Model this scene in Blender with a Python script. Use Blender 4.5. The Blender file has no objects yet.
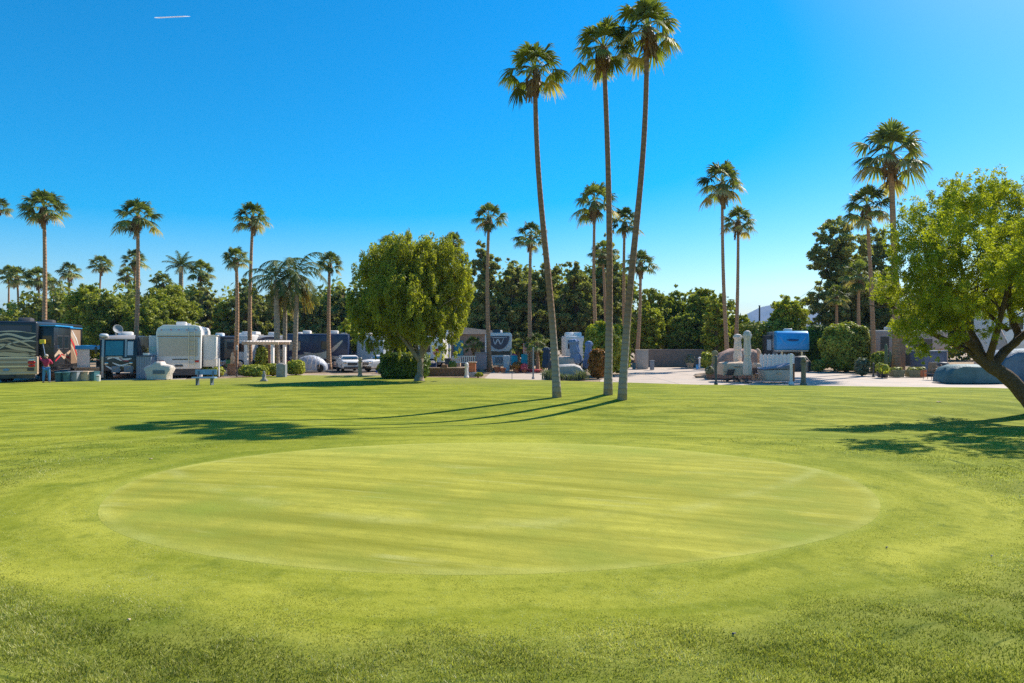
import bpy, bmesh, math, random
import numpy as np
from mathutils import Vector, Matrix
sc = bpy.context.scene
COL = sc.collection
rng = np.random.default_rng(7)
random.seed(7)
R = math.radians
F = 683.0
H = 2.65
HY = 340.0
def X(px, d): return (px - 512.0) * d / F
def Z(py, d): return H + (HY - py) * d / F
def D(py): return F * H / (py - HY)
GC = (-0.36, 12.5); GR = (6.63, 4.88)          # the putting green's ellipse

def hgt(x, y):
    x = np.asarray(x, float); y = np.asarray(y, float)
    h = -0.55 * np.exp(-((y - 25.6) / 3.9) ** 2) * (0.85 + 0.15 * np.sin(x * 0.13))
    h = h * (0.35 + 0.65 / (1 + np.exp(-(x + 6.5) * 0.9))) + 0.15 * np.exp(-((x - 4.4) / 1.6) ** 2 - ((y - 31.9) / 1.3) ** 2)
    h = h + 0.16 * np.exp(-((x + 15) / 7) ** 2 - ((y - 36.5) / 3.0) ** 2)
    h = h + 0.035 * np.sin(x * 0.45 + 1.0) * np.sin(y * 0.37) * np.exp(-((y - 20) / 14) ** 2)
    h = h + 0.10 * np.exp(-(((x - GC[0]) / 6.0) ** 2 + ((y - GC[1]) / 4.4) ** 2) ** 2)
    return h

# ------------------------------------------------------------------ materials
def nt(m):
    m.use_nodes = True
    t = m.node_tree
    for n in list(t.nodes): t.nodes.remove(n)
    return t
def N(t, typ, **kw):
    n = t.nodes.new(typ)
    for k, v in kw.items():
        if k in n.inputs: n.inputs[k].default_value = v
        else: setattr(n, k, v)
    return n
def MX(t, a, b, f, typ='MIX'):
    n = t.nodes.new('ShaderNodeMix'); n.data_type = 'RGBA'; n.blend_type = typ
    for s, v in ((n.inputs[0], f), (n.inputs[6], a), (n.inputs[7], b)):
        if isinstance(v, bpy.types.NodeSocket): t.links.new(v, s)
        elif isinstance(v, (int, float)): s.default_value = v
        else: s.default_value = (*v[:3], 1)
    return n.outputs[2]
def MATH(t, op, a, b=None, c=None, clamp=False):
    n = t.nodes.new('ShaderNodeMath'); n.operation = op; n.use_clamp = clamp
    for i, v in enumerate((a, b, c)):
        if v is None: continue
        if isinstance(v, bpy.types.NodeSocket): t.links.new(v, n.inputs[i])
        else: n.inputs[i].default_value = v
    return n.outputs[0]
def MR(t, v, a, b, c=0.0, d=1.0, smooth=False):
    n = t.nodes.new('ShaderNodeMapRange')
    if smooth: n.interpolation_type = 'SMOOTHSTEP'
    t.links.new(v, n.inputs[0])
    for i, k in enumerate((a, b, c, d)): n.inputs[i + 1].default_value = k
    return n.outputs[0]
def NOISE(t, vec, scale, detail=3, rough=0.55, dist=0.0):
    n = t.nodes.new('ShaderNodeTexNoise')
    n.inputs['Scale'].default_value = scale; n.inputs['Detail'].default_value = detail
    n.inputs['Roughness'].default_value = rough; n.inputs['Distortion'].default_value = dist
    if vec is not None: t.links.new(vec, n.inputs['Vector'])
    return n.outputs[0]
MATS = {}
def mat(name, col, rough=0.6, metal=0.0, var=0.12, scale=3.0, bump=0.0, bscale=30, dirt=None, coat=0.0):
    if name in MATS: return MATS[name]
    if col[2] <= col[0] * 1.1: col = (min(.9, col[0] * 1.10), col[1] * 0.96, col[2] * 0.86)
    m = bpy.data.materials.new(name); t = nt(m)
    o = N(t, 'ShaderNodeOutputMaterial'); p = N(t, 'ShaderNodeBsdfPrincipled')
    tc = N(t, 'ShaderNodeTexCoord')
    nz = NOISE(t, tc.outputs['Object'], scale, 5, 0.6)
    f = MR(t, nz, 0.3, 0.7)
    lo = [c * (1 - var) for c in col]; hi = [min(1, c * (1 + var)) for c in col]
    c = MX(t, lo, hi, f)
    if dirt:
        nz2 = NOISE(t, tc.outputs['Object'], scale * 0.35, 6, 0.65)
        c = MX(t, c, dirt, MR(t, nz2, 0.55, 0.75, 0, 0.7))
    t.links.new(c, p.inputs['Base Color'])
    p.inputs['Roughness'].default_value = rough; p.inputs['Metallic'].default_value = metal
    if coat: p.inputs['Coat Weight'].default_value = coat
    if bump:
        b = N(t, 'ShaderNodeBump'); b.inputs['Strength'].default_value = bump; b.inputs['Distance'].default_value = 0.10
        t.links.new(NOISE(t, tc.outputs['Object'], bscale, 5, 0.65), b.inputs['Height'])
        t.links.new(b.outputs[0], p.inputs['Normal'])
    t.links.new(p.outputs[0], o.inputs[0])
    MATS[name] = m
    return m
def leafmat(name, a, b, c=None, trans=0.35, rough=0.55):
    """a..b colour range picked per leaf from the 'tint' attribute; c an occasional dry leaf"""
    if name in MATS: return MATS[name]
    m = bpy.data.materials.new(name); t = nt(m)
    o = N(t, 'ShaderNodeOutputMaterial')
    at = N(t, 'ShaderNodeAttribute', attribute_name='tint')
    col = MX(t, a, b, MR(t, at.outputs['Fac'], 0.0, 0.93))
    if c is not None: col = MX(t, col, c, MR(t, at.outputs['Fac'], 0.95, 0.97))
    d = N(t, 'ShaderNodeBsdfPrincipled'); d.inputs['Roughness'].default_value = rough
    d.inputs['Specular IOR Level'].default_value = 0.3
    tr = N(t, 'ShaderNodeBsdfTranslucent')
    t.links.new(col, d.inputs['Base Color'])
    t.links.new(MX(t, col, (0.9, 1.0, 0.35), 1.0, 'MULTIPLY'), tr.inputs[0])
    g = N(t, 'ShaderNodeMixShader'); g.inputs[0].default_value = trans
    t.links.new(d.outputs[0], g.inputs[1]); t.links.new(tr.outputs[0], g.inputs[2])
    t.links.new(g.outputs[0], o.inputs[0])
    MATS[name] = m
    return m

# ------------------------------------------------------------------ mesh building
class MB:
    def __init__(s): s.v = []; s.f = []; s.m = []; s.cur = 0
    def add(s, vs, fs):
        o = len(s.v); s.v += [tuple(map(float, p)) for p in vs]
        s.f += [tuple(i + o for i in f) for f in fs]; s.m += [s.cur] * len(fs)
        return s
    def box(s, x0, x1, y0, y1, z0, z1):
        return s.add([(x0,y0,z0),(x1,y0,z0),(x1,y1,z0),(x0,y1,z0),(x0,y0,z1),(x1,y0,z1),(x1,y1,z1),(x0,y1,z1)],
              [(0,3,2,1),(4,5,6,7),(0,1,5,4),(1,2,6,5),(2,3,7,6),(3,0,4,7)])
    def prism(s, poly, a0, a1, axis='x'):
        """poly in the plane across the axis, counter-clockwise; axis x: (y,z), y: (x,z), z: (x,y)"""
        n = len(poly)
        def P(a, p):
            if axis == 'x': return (a, p[0], p[1])
            if axis == 'y': return (p[0], a, p[1])
            return (p[0], p[1], a)
        vs = [P(a0, p) for p in poly] + [P(a1, p) for p in poly]
        fs = [tuple(range(n))[::-1], tuple(range(n, 2 * n))] + [(i, (i + 1) % n, n + (i + 1) % n, n + i) for i in range(n)]
        return s.add(vs, fs)
    def tube(s, pts, rad, n=8, cap=True):
        pts = [Vector(p) for p in pts]
        if not hasattr(rad, '__len__'): rad = [rad] * len(pts)
        vs = []; fs = []
        up = Vector((0, 0, 1))
        for i, p in enumerate(pts):
            d = (pts[min(i + 1, len(pts) - 1)] - pts[max(i - 1, 0)])
            if d.length < 1e-9: d = Vector((0, 0, 1))
            d.normalize()
            a = d.cross(Vector((0.13, 1, 0.07))); 
            if a.length < 1e-3: a = d.cross(Vector((1, 0, 0)))
            a.normalize(); b = d.cross(a)
            for k in range(n):
                t = 2 * math.pi * k / n
                vs.append(p + (a * math.cos(t) + b * math.sin(t)) * rad[i])
        for i in range(len(pts) - 1):
            for k in range(n):
                fs.append((i * n + k, i * n + (k + 1) % n, (i + 1) * n + (k + 1) % n, (i + 1) * n + k))
        if cap:
            fs.append(tuple(range(n))[::-1]); e = (len(pts) - 1) * n; fs.append(tuple(e + k for k in range(n)))
        return s.add(vs, fs)
    def cyl(s, p0, p1, r0, r1=None, n=12): return s.tube([p0, p1], [r0, r0 if r1 is None else r1], n)
    def lathe(s, prof, c=(0, 0, 0), n=16, flute=0.0, fl_n=8, ph=0):
        vs = []; fs = []
        for r, z in prof:
            for k in range(n):
                t = 2 * math.pi * k / n
                rr = r * (1 + flute * math.cos(fl_n * t + ph + z * 1.3))
                vs.append((c[0] + rr * math.cos(t), c[1] + rr * math.sin(t), c[2] + z))
        for i in range(len(prof) - 1):
            for k in range(n):
                fs.append((i * n + k, i * n + (k + 1) % n, (i + 1) * n + (k + 1) % n, (i + 1) * n + k))
        fs.append(tuple(range(n))[::-1]); e = (len(prof) - 1) * n; fs.append(tuple(e + k for k in range(n)))
        return s.add(vs, fs)
    def blob(s, c, r, n=14, amp=0.1, seed=0, pw=2.0, zflat=None):
        """lumpy superellipsoid"""
        vs = []; fs = []; m = n // 2
        for i in range(m + 1):
            ph = -math.pi / 2 + math.pi * i / m
            for k in range(n):
                t = 2 * math.pi * k / n
                q = (math.cos(ph) * math.cos(t), math.cos(ph) * math.sin(t), math.sin(ph))
                q = [math.copysign(abs(a) ** (2 / pw), a) for a in q]
                w = 1 + amp * (math.sin(3 * t + seed + 2.1 * ph) * math.cos(ph) + 0.7 * math.sin(5 * ph + 2 * t + seed * 2) * math.cos(ph))
                z = q[2] * r[2] * w
                if zflat is not None: z = max(z, zflat)
                vs.append((c[0] + q[0] * r[0] * w, c[1] + q[1] * r[1] * w, c[2] + z))
        for i in range(m):
            for k in range(n):
                fs.append((i * n + k, i * n + (k + 1) % n, (i + 1) * n + (k + 1) % n, (i + 1) * n + k))
        return s.add(vs, fs)
    def ribbon(s, pts, w, y, th=0.006):
        """flat curved stripe lying on the face y=const (local x,z points), given widths"""
        n = len(pts); L = []; Rr = []
        for i in range(n):
            a = pts[max(i - 1, 0)]; b = pts[min(i + 1, n - 1)]
            dx, dz = b[0] - a[0], b[1] - a[1]; l = math.hypot(dx, dz) or 1
            nx, nz = -dz / l, dx / l
            ww = (w[i] if hasattr(w, '__len__') else w) / 2
            L.append((pts[i][0] + nx * ww, pts[i][1] + nz * ww)); Rr.append((pts[i][0] - nx * ww, pts[i][1] - nz * ww))
        for i in range(n - 1):
            q = [L[i], L[i + 1], Rr[i + 1], Rr[i]]
            s.prism(q, y - th, y, 'y')
        return s
    def build(s, name, mats, parent=None, bevel=0.0, smooth=False, seg=2, loc=None, recalc=True):
        me = bpy.data.meshes.new(name)
        me.from_pydata(s.v, [], s.f)
        if not isinstance(mats, (list, tuple)): mats = [mats]
        for m in mats: me.materials.append(m)
        if len(mats) > 1: me.polygons.foreach_set('material_index', s.m)
        bm = bmesh.new(); bm.from_mesh(me)
        if recalc: bmesh.ops.recalc_face_normals(bm, faces=bm.faces)
        if bevel:
            es = [e for e in bm.edges if len(e.link_faces) == 2 and e.calc_face_angle(0) > 0.6]
            bmesh.ops.bevel(bm, geom=es, offset=bevel, segments=seg, affect='EDGES', profile=0.5, clamp_overlap=True)
        bm.to_mesh(me); bm.free()
        if smooth: me.shade_smooth()
        elif bevel:
            me.shade_smooth()
            me.set_sharp_from_angle(angle=R(35))
        o = bpy.data.objects.new(name, me); COL.objects.link(o)
        if parent is not None: o.parent = parent
        if loc is not None: o.location = loc
        return o

def tag(o, label=None, cat=None, group=None, kind=None):
    if label: o['label'] = label
    if cat: o['category'] = cat
    if group: o['group'] = group
    if kind: o['kind'] = kind
    return o
def T(name, label, cat, px, d, rz=0.0, group=None, z=0.0, sc_=1.0):
    o = bpy.data.objects.new(name, None); COL.objects.link(o); o.empty_display_size = 0.3
    o.location = (X(px, d), d, z); o.rotation_euler = (0, 0, R(rz)); o.scale = (sc_,) * 3
    return tag(o, label, cat, group)

def raw(name, V, Fq, m, parent=None, tint=None, nper=4, smooth=False, matidx=None):
    """fast mesh of equal faces: V (n,3), Fq (k,nper)"""
    me = bpy.data.meshes.new(name)
    V = np.ascontiguousarray(V, np.float32); Fq = np.ascontiguousarray(Fq, np.int32)
    me.vertices.add(len(V)); me.vertices.foreach_set('co', V.ravel())
    k = len(Fq); me.loops.add(k * nper); me.loops.foreach_set('vertex_index', Fq.ravel())
    me.polygons.add(k); me.polygons.foreach_set('loop_start', np.arange(k, dtype=np.int32) * nper)
    me.polygons.foreach_set('loop_total', np.full(k, nper, np.int32))
    me.update(calc_edges=True)
    if tint is not None:
        a = me.attributes.new('tint', 'FLOAT', 'POINT'); a.data.foreach_set('value', np.ascontiguousarray(tint, np.float32))
    me.materials.append(m)
    if smooth: me.shade_smooth()
    o = bpy.data.objects.new(name, me); COL.objects.link(o)
    if parent is not None: o.parent = parent
    return o

def unit(a): return a / np.maximum(np.linalg.norm(a, axis=1, keepdims=True), 1e-9)
def leaves(C, Nn, size, elong=1.6, r=None, droop=0.0):
    """leaf quads (diamond shaped) at C, roughly facing Nn"""
    r = r or rng
    n = len(C); Nn = unit(Nn)
    t = unit(np.cross(Nn, r.normal(size=(n, 3))))
    if droop: t = unit(t + np.array([0, 0, -droop])); 
    b = unit(np.cross(Nn, t))
    s = (size * r.uniform(0.6, 1.4, n))[:, None]
    L = t * s * elong * 0.5; W = b * s * 0.5
    fold = Nn * s * 0.12
    V = np.stack([C - L, C + W - L * 0.1 + fold, C + L, C - W - L * 0.1 + fold], 1).reshape(-1, 3)
    Fq = np.arange(n * 4).reshape(n, 4)
    return V, Fq
def cloud(lobes, n, size, clump=0.28, shell=0.6, r=None, elong=1.6, per=60, out=0.9, updn=0.25, droop=0.0, squash=0.8):
    """lobes: (cx,cy,cz,rx,ry,rz); leaves gathered in clumps spread near the lobes' surfaces"""
    r = r or rng
    lobes = np.array(lobes, float)
    vol = (lobes[:, 3] * lobes[:, 4] * lobes[:, 5]) ** 0.75
    nc = max(6, n // per)
    li = r.choice(len(lobes), nc, p=vol / vol.sum())
    dirs = unit(r.normal(size=(nc, 3)))
    rad = np.where(r.random(nc) < shell, r.uniform(0.72, 1.15, nc), r.uniform(0.2, 0.85, nc))[:, None]
    cc = lobes[li, :3] + dirs * rad * lobes[li, 3:]
    cr = clump * lobes[li, 3:].mean(1) * r.uniform(0.5, 1.45, nc) * np.where(rad[:, 0] > 1.02, 0.6, 1.0)
    ct = r.uniform(0, 1, nc)
    w = cr ** 1.6; ci = r.choice(nc, n, p=w / w.sum())
    q = unit(r.normal(size=(n, 3))) * (r.random(n) ** 0.45)[:, None]
    q[:, 2] *= squash
    C = cc[ci] + q * cr[ci][:, None]
    Nn = unit(q) * out + r.normal(size=(n, 3)) * 0.55 + np.array([0, 0, updn])
    V, Fq = leaves(C, Nn, size, elong, r, droop)
    tint = np.clip(0.45 * ct[ci] + 0.55 * r.random(n) ** 1.2, 0, 1)
    return V, Fq, np.repeat(tint, 4), cc

def limb(m, a, b, r0, r1, n=7, bend=0.12, seg=5, r=None):
    r = r or random
    a = Vector(a); b = Vector(b); L = (b - a).length
    o = Vector((r.uniform(-1, 1), r.uniform(-1, 1), r.uniform(-0.3, 0.6))) * L * bend
    pts = []
    for i in range(seg + 1):
        t = i / seg
        pts.append(a.lerp(b, t) + o * math.sin(math.pi * t) + Vector((r.uniform(-1, 1), r.uniform(-1, 1), 0)) * r0 * 0.15 * (0 < i < seg))
    m.tube(pts, [r0 + (r1 - r0) * (i / seg) for i in range(seg + 1)], n)
    return pts
# ------------------------------------------------------------------ world, sun, camera
w = bpy.data.worlds.new('World'); sc.world = w; w.use_nodes = True
t = w.node_tree
for n in list(t.nodes): t.nodes.remove(n)
SUN = Vector((0.531, 0.480, 0.697)).normalized()
elev = math.asin(SUN.z); az = math.atan2(SUN.x, SUN.y)
sky = N(t, 'ShaderNodeTexSky'); sky.sky_type = 'NISHITA'; sky.sun_disc = False
sky.sun_elevation = elev; sky.sun_rotation = az
sky.altitude = 0; sky.air_density = 1.0; sky.dust_density = 0.6; sky.ozone_density = 3.0
hs = N(t, 'ShaderNodeHueSaturation'); hs.inputs['Saturation'].default_value = 1.85; hs.inputs['Hue'].default_value = 0.494; hs.inputs['Value'].default_value = 1.14
bg = N(t, 'ShaderNodeBackground'); bg.inputs[1].default_value = 0.105
wo = N(t, 'ShaderNodeOutputWorld')
t.links.new(sky.outputs[0], hs.inputs['Color']); t.links.new(hs.outputs[0], bg.inputs[0]); t.links.new(bg.outputs[0], wo.inputs[0])
ld = bpy.data.lights.new('sun', 'SUN'); ld.energy = 5.0; ld.angle = R(0.53); ld.color = (1.0, 0.94, 0.82)
lo = bpy.data.objects.new('sun', ld); COL.objects.link(lo)
lo.rotation_euler = SUN.to_track_quat('Z', 'Y').to_euler()
cd = bpy.data.cameras.new('camera'); cam = bpy.data.objects.new('camera', cd); COL.objects.link(cam)
cam.location = (0, 0, H); cam.rotation_euler = (R(90), 0, 0)
cd.lens = 24.01; cd.sensor_width = 36; cd.shift_y = -1.5 / 1024; cd.clip_start = 0.1; cd.clip_end = 20000
sc.camera = cam
sc.view_settings.view_transform = 'Standard'; sc.view_settings.look = 'None'; sc.view_settings.exposure = 0.55; sc.view_settings.gamma = 1
sc.cycles.use_denoising = False; sc.cycles.use_adaptive_sampling = False; sc.cycles.max_bounces = 6; sc.cycles.transparent_max_bounces = 8; sc.cycles.sample_clamp_indirect = 6

# ------------------------------------------------------------------ ground
def grass_mat(name, kind):
    m = bpy.data.materials.new(name); t = nt(m)
    o = N(t, 'ShaderNodeOutputMaterial'); p = N(t, 'ShaderNodeBsdfPrincipled')
    g = N(t, 'ShaderNodeNewGeometry')
    sep = N(t, 'ShaderNodeSeparateXYZ'); t.links.new(g.outputs['Position'], sep.inputs[0])
    ex = MATH(t, 'DIVIDE', MATH(t, 'SUBTRACT', sep.outputs[0], GC[0]), GR[0])
    ey = MATH(t, 'DIVIDE', MATH(t, 'SUBTRACT', sep.outputs[1], GC[1]), GR[1])
    r0 = MATH(t, 'SQRT', MATH(t, 'ADD', MATH(t, 'MULTIPLY', ex, ex), MATH(t, 'MULTIPLY', ey, ey)))
    wob = MATH(t, 'MULTIPLY', MATH(t, 'SUBTRACT', NOISE(t, g.outputs['Position'], 0.35, 2), 0.5), 0.3)
    r = MATH(t, 'ADD', MATH(t, 'SQRT', MATH(t, 'ADD', MATH(t, 'MULTIPLY', ex, ex), MATH(t, 'MULTIPLY', ey, ey))), wob)
    ang = MATH(t, 'ARCTAN2', ey, ex)
    def vec(a, b, c=0.0):
        cb = N(t, 'ShaderNodeCombineXYZ')
        for i, v in enumerate((a, b, c)):
            if isinstance(v, bpy.types.NodeSocket): t.links.new(v, cb.inputs[i])
            else: cb.inputs[i].default_value = v
        return cb.outputs[0]
    P = g.outputs['Position']
    if kind == 'lawn':
        rings = NOISE(t, vec(MATH(t, 'MULTIPLY', r, 9.0), MATH(t, 'MULTIPLY', ang, 1.1)), 1.0, 4, 0.6)
        big = NOISE(t, P, 0.16, 4, 0.6)
        med = NOISE(t, P, 1.6, 4, 0.65)
        fine = NOISE(t, P, 38.0, 4, 0.75)
        xf = vec(MATH(t, 'MULTIPLY', sep.outputs[0], 0.35), MATH(t, 'MULTIPLY', sep.outputs[1], 1.6))
        streak = NOISE(t, xf, 1.0, 4, 0.6, 0.3)
        grain = NOISE(t, P, 7.0, 8, 0.85)
        c_collar = MX(t, (0.225, 0.245, 0.020), (0.385, 0.375, 0.048), MR(t, rings, 0.35, 0.65))
        c_rough = MX(t, (0.140, 0.165, 0.016), (0.270, 0.270, 0.050), MR(t, rings, 0.35, 0.65))
        far = MX(t, (0.165, 0.190, 0.014), (0.320, 0.322, 0.030), MR(t, streak, 0.38, 0.62))
        cr = MX(t, c_rough, far, MR(t, sep.outputs[1], 9.0, 17.0, 0, 1, True))
        c = MX(t, c_collar, cr, MR(t, r, 1.24, 1.40, 0, 1, True))
        c = MX(t, c, (0.115, 0.165, 0.012), MR(t, big, 0.48, 0.66, 0, 0.6))
        bands = MATH(t, 'SINE', MATH(t, 'ADD', MATH(t, 'MULTIPLY', r, 22.0), MATH(t, 'MULTIPLY', big, 9.0)))
        c = MX(t, c, (0.36, 0.38, 0.05), MATH(t, 'MULTIPLY', MR(t, bands, 0.2, 1.0), MR(t, r, 1.25, 1.6, 0.0, 0.4)))
        c = MX(t, c, (0.085, 0.125, 0.010), MR(t, med, 0.52, 0.70, 0, 0.5))
        c = MX(t, c, (0.30, 0.33, 0.09), MR(t, fine, 0.60, 0.80, 0, 0.35))
        c = MX(t, c, (0.34, 0.37, 0.10), MR(t, grain, 0.53, 0.68, 0, 0.5))
        c = MX(t, c, (0.075, 0.11, 0.008), MR(t, grain, 0.47, 0.32, 0, 0.6))
        c = MX(t, c, (0.055, 0.09, 0.010), MR(t, fine, 0.42, 0.25, 0, 0.55))
        # pale scalped patches and thin mower-wheel creases
        cre = NOISE(t, vec(MATH(t, 'MULTIPLY', r, 14.0), MATH(t, 'MULTIPLY', ang, 0.6), 7.0), 1.0, 3, 0.5)
        c = MX(t, c, (0.05, 0.085, 0.012), MATH(t, 'MULTIPLY', MR(t, MATH(t, 'ABSOLUTE', MATH(t, 'SUBTRACT', cre, 0.56)), 0.014, 0.0), MR(t, r, 1.3, 1.5, 0, 0.85)))
        c = MX(t, c, (0.26, 0.27, 0.085), MATH(t, 'MULTIPLY', MR(t, NOISE(t, P, 0.55, 5, 0.7), 0.60, 0.70), MR(t, r, 1.45, 1.8, 0, 0.45)))
        # dry edge where the lawn meets the gravel
        c = MX(t, c, (0.30, 0.27, 0.09), MATH(t, 'MULTIPLY', MR(t, sep.outputs[1], 38.0, 47.0), MR(t, big, 0.35, 0.6, 0, 0.6)))
        c = MX(t, (0.34, 0.36, 0.06), c, MR(t, MATH(t, 'ADD', r0, MATH(t, 'MULTIPLY', MATH(t, 'SUBTRACT', grain, 0.5), 0.12)), 0.99, 1.03, 0.5, 1, True))
        bs = 0.55
    else:
        sw = MATH(t, 'MULTIPLY', MATH(t, 'SINE', MATH(t, 'MULTIPLY', sep.outputs[0], 0.42)), 0.9)
        sx = vec(MATH(t, 'MULTIPLY', sep.outputs[0], 0.16), MATH(t, 'MULTIPLY', MATH(t, 'ADD', sep.outputs[1], MATH(t, 'MULTIPLY', sep.outputs[0], 0.30)), 1.7))
        streak = NOISE(t, sx, 1.3, 5, 0.65, 0.1)
        rings = NOISE(t, vec(MATH(t, 'MULTIPLY', r, 7.0), MATH(t, 'MULTIPLY', ang, 0.8)), 1.0, 4, 0.6)
        big = NOISE(t, P, 0.35, 4, 0.6)
        fine = NOISE(t, P, 70.0, 4, 0.75)
        c = MX(t, (0.235, 0.232, 0.026), (0.450, 0.415, 0.066), MR(t, streak, 0.35, 0.68))
        c = MX(t, c, (0.220, 0.225, 0.040), MR(t, big, 0.46, 0.64, 0, 0.6))
        c = MX(t, c, (0.42, 0.41, 0.13), MATH(t, 'MULTIPLY', MR(t, NOISE(t, sx, 2.4, 4, 0.6), 0.56, 0.66), MR(t, NOISE(t, P, 0.5, 2), 0.45, 0.6, 0, 0.6)))
        c = MX(t, c, (0.40, 0.40, 0.075), MR(t, ey, 0.2, 0.95, 0, 0.6, True))
        c = MX(t, c, (0.23, 0.29, 0.035), MR(t, big, 0.5, 0.7, 0, 0.6))
        arc = MATH(t, 'ABSOLUTE', MATH(t, 'SUBTRACT', MATH(t, 'ADD', ey, MATH(t, 'MULTIPLY', MATH(t, 'MULTIPLY', ex, ex), -0.9)), -0.62))
        c = MX(t, c, (0.44, 0.44, 0.15), MATH(t, 'MULTIPLY', MR(t, arc, 0.07, 0.0), MR(t, NOISE(t, P, 0.8, 2), 0.4, 0.6, 0, 0.4)))
        c = MX(t, c, (0.34, 0.37, 0.10), MR(t, fine, 0.54, 0.72, 0, 0.35))
        c = MX(t, c, (0.25, 0.255, 0.036), MR(t, NOISE(t, P, 4.0, 5, 0.75), 0.50, 0.66, 0, 0.5))
        c = MX(t, c, (0.12, 0.15, 0.02), MR(t, fine, 0.42, 0.25, 0, 0.35))
        c = MX(t, c, (0.44, 0.44, 0.12), MATH(t, 'MULTIPLY', MR(t, r0, 0.95, 0.99, 0, 0.42, True), MR(t, NOISE(t, P, 0.9, 4, 0.7), 0.35, 0.65, 0.15, 1.0)))
        bs = 0.45
    t.links.new(c, p.inputs['Base Color'])
    p.inputs['Roughness'].default_value = 0.85; p.inputs['Specular IOR Level'].default_value = 0.05
    b = N(t, 'ShaderNodeBump'); b.inputs['Strength'].default_value = bs; b.inputs['Distance'].default_value = 0.03
    bn = MATH(t, 'ADD', NOISE(t, P, 45.0, 4, 0.8), MATH(t, 'MULTIPLY', NOISE(t, P, 5.0, 4, 0.6), 1.2))
    t.links.new(bn, b.inputs['Height']); t.links.new(b.outputs[0], p.inputs['Normal'])
    t.links.new(p.outputs[0], o.inputs[0])
    return m

def grid_obj(name, xs, YS, zf, m, kind='structure'):
    """YS: (len(xs), k) rows"""
    xs = np.asarray(xs); k = YS.shape[1]; n = len(xs)
    XX = np.repeat(xs[:, None], k, 1)
    V = np.stack([XX, YS, zf(XX, YS)], -1).reshape(-1, 3)
    i, j = np.meshgrid(np.arange(n - 1), np.arange(k - 1), indexing='ij'); a = (i * k + j).ravel()
    Fq = np.stack([a, a + k, a + k + 1, a + 1], 1)
    o = raw(name, V, Fq, m, smooth=True)
    tag(o, kind=kind)
    return o
GRAVEL = mat('desert_gravel', (0.30, 0.235, 0.16), 0.9, 0, 0.25, 1.5, 0.5, 40, dirt=(0.20, 0.16, 0.11))
CONC = mat('concrete', (0.43, 0.385, 0.34), 0.8, 0, 0.08, 0.8, 0.15, 30, dirt=(0.36, 0.34, 0.31))
ASPH = mat('asphalt', (0.075, 0.075, 0.078), 0.85, 0, 0.2, 2.0, 0.3, 60)
xs = np.concatenate([np.linspace(-5200, -90, 16), np.linspace(-80, 80, 161), np.linspace(90, 5200, 16)])
ys = np.concatenate([np.linspace(-60, -5, 6), np.linspace(-4, 60, 65), np.linspace(70, 300, 10), np.linspace(500, 5200, 12)])
grid_obj('ground', xs, np.repeat(ys[None, :], len(xs), 0), lambda x, y: hgt(x, y) - 0.06, GRAVEL)
EDGE = [(-700, 386), (-200, 383.5), (0, 382.5), (150, 380), (200, 379.5), (228, 378.5), (300, 375.5), (380, 375.5), (430, 377.5), (480, 378.5),
        (560, 381), (600, 382), (700, 385), (830, 386.2), (990, 388), (1024, 389.5), (1400, 396)]
ex_ = np.array([X(a, D(b)) for a, b in EDGE]); ey_ = np.array([D(b) for a, b in EDGE])
def ybound(x): return np.interp(x, ex_, ey_)
xs = np.concatenate([np.linspace(-75, -10, 66), np.linspace(-9.8, 9.8, 99), np.linspace(10, 75, 66)]); yb = ybound(xs)
tt = np.linspace(0, 1, 240)
LAWN = grass_mat('lawn_turf', 'lawn'); GREEN = grass_mat('green_turf', 'green')
grid_obj('lawn', xs, -12 + (yb[:, None] + 12) * tt[None, :], lambda x, y: hgt(x, y) + 0.02, LAWN)
# putting green: a polar sheet
rr = np.linspace(0.0, 1.0, 26)[1:]; aa = np.linspace(0, 2 * np.pi, 129)[:-1]
wv = 1 + 0.008 * np.sin(3 * aa + 1) + 0.006 * np.sin(7 * aa)
PX = GC[0] + GR[0] * rr[:, None] * np.cos(aa) * wv; PY = GC[1] + GR[1] * rr[:, None] * np.sin(aa) * wv
V = [(GC[0], GC[1], float(hgt(*GC)) + 0.0235)] + [(float(PX[i, k]), float(PY[i, k]), float(hgt(PX[i, k], PY[i, k])) + (0.0235 if i < 24 else 0.0212)) for i in range(25) for k in range(128)]
fs = [(0, 1 + k, 1 + (k + 1) % 128) for k in range(128)] + [(1 + i * 128 + k, 1 + (i + 1) * 128 + k, 1 + (i + 1) * 128 + (k + 1) % 128, 1 + i * 128 + (k + 1) % 128) for i in range(24) for k in range(128)]
g_ = MB(); g_.add(V, fs); tag(g_.build('putting_green', GREEN, smooth=True), kind='structure')

def flat_poly(name, pts, z, m, kind='structure', th=0.0):
    a = MB(); n = len(pts)
    a.add([(x, y, z) for x, y in pts], [tuple(range(n))])
    return tag(a.build(name, m), kind=kind)
def pp(px, py): d = D(py); return (X(px, d), d)
def pd(px, d): return (X(px, d), d)
t = CONC.node_tree; p_ = next(n for n in t.nodes if n.type == 'BSDF_PRINCIPLED'); src = p_.inputs['Base Color'].links[0].from_socket
br_ = N(t, 'ShaderNodeTexBrick'); br_.offset = 0.0; br_.inputs['Scale'].default_value = 1.0; br_.inputs['Brick Width'].default_value = 3.4; br_.inputs['Row Height'].default_value = 3.1; br_.inputs['Mortar Size'].default_value = 0.035; br_.inputs['Mortar Smooth'].default_value = 0.1
g_n = N(t, 'ShaderNodeNewGeometry'); t.links.new(g_n.outputs['Position'], br_.inputs['Vector'])
c_j = MX(t, src, (0.16, 0.14, 0.12), br_.outputs['Fac']); st_ = NOISE(t, g_n.outputs['Position'], 0.5, 6, 0.7)
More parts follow.
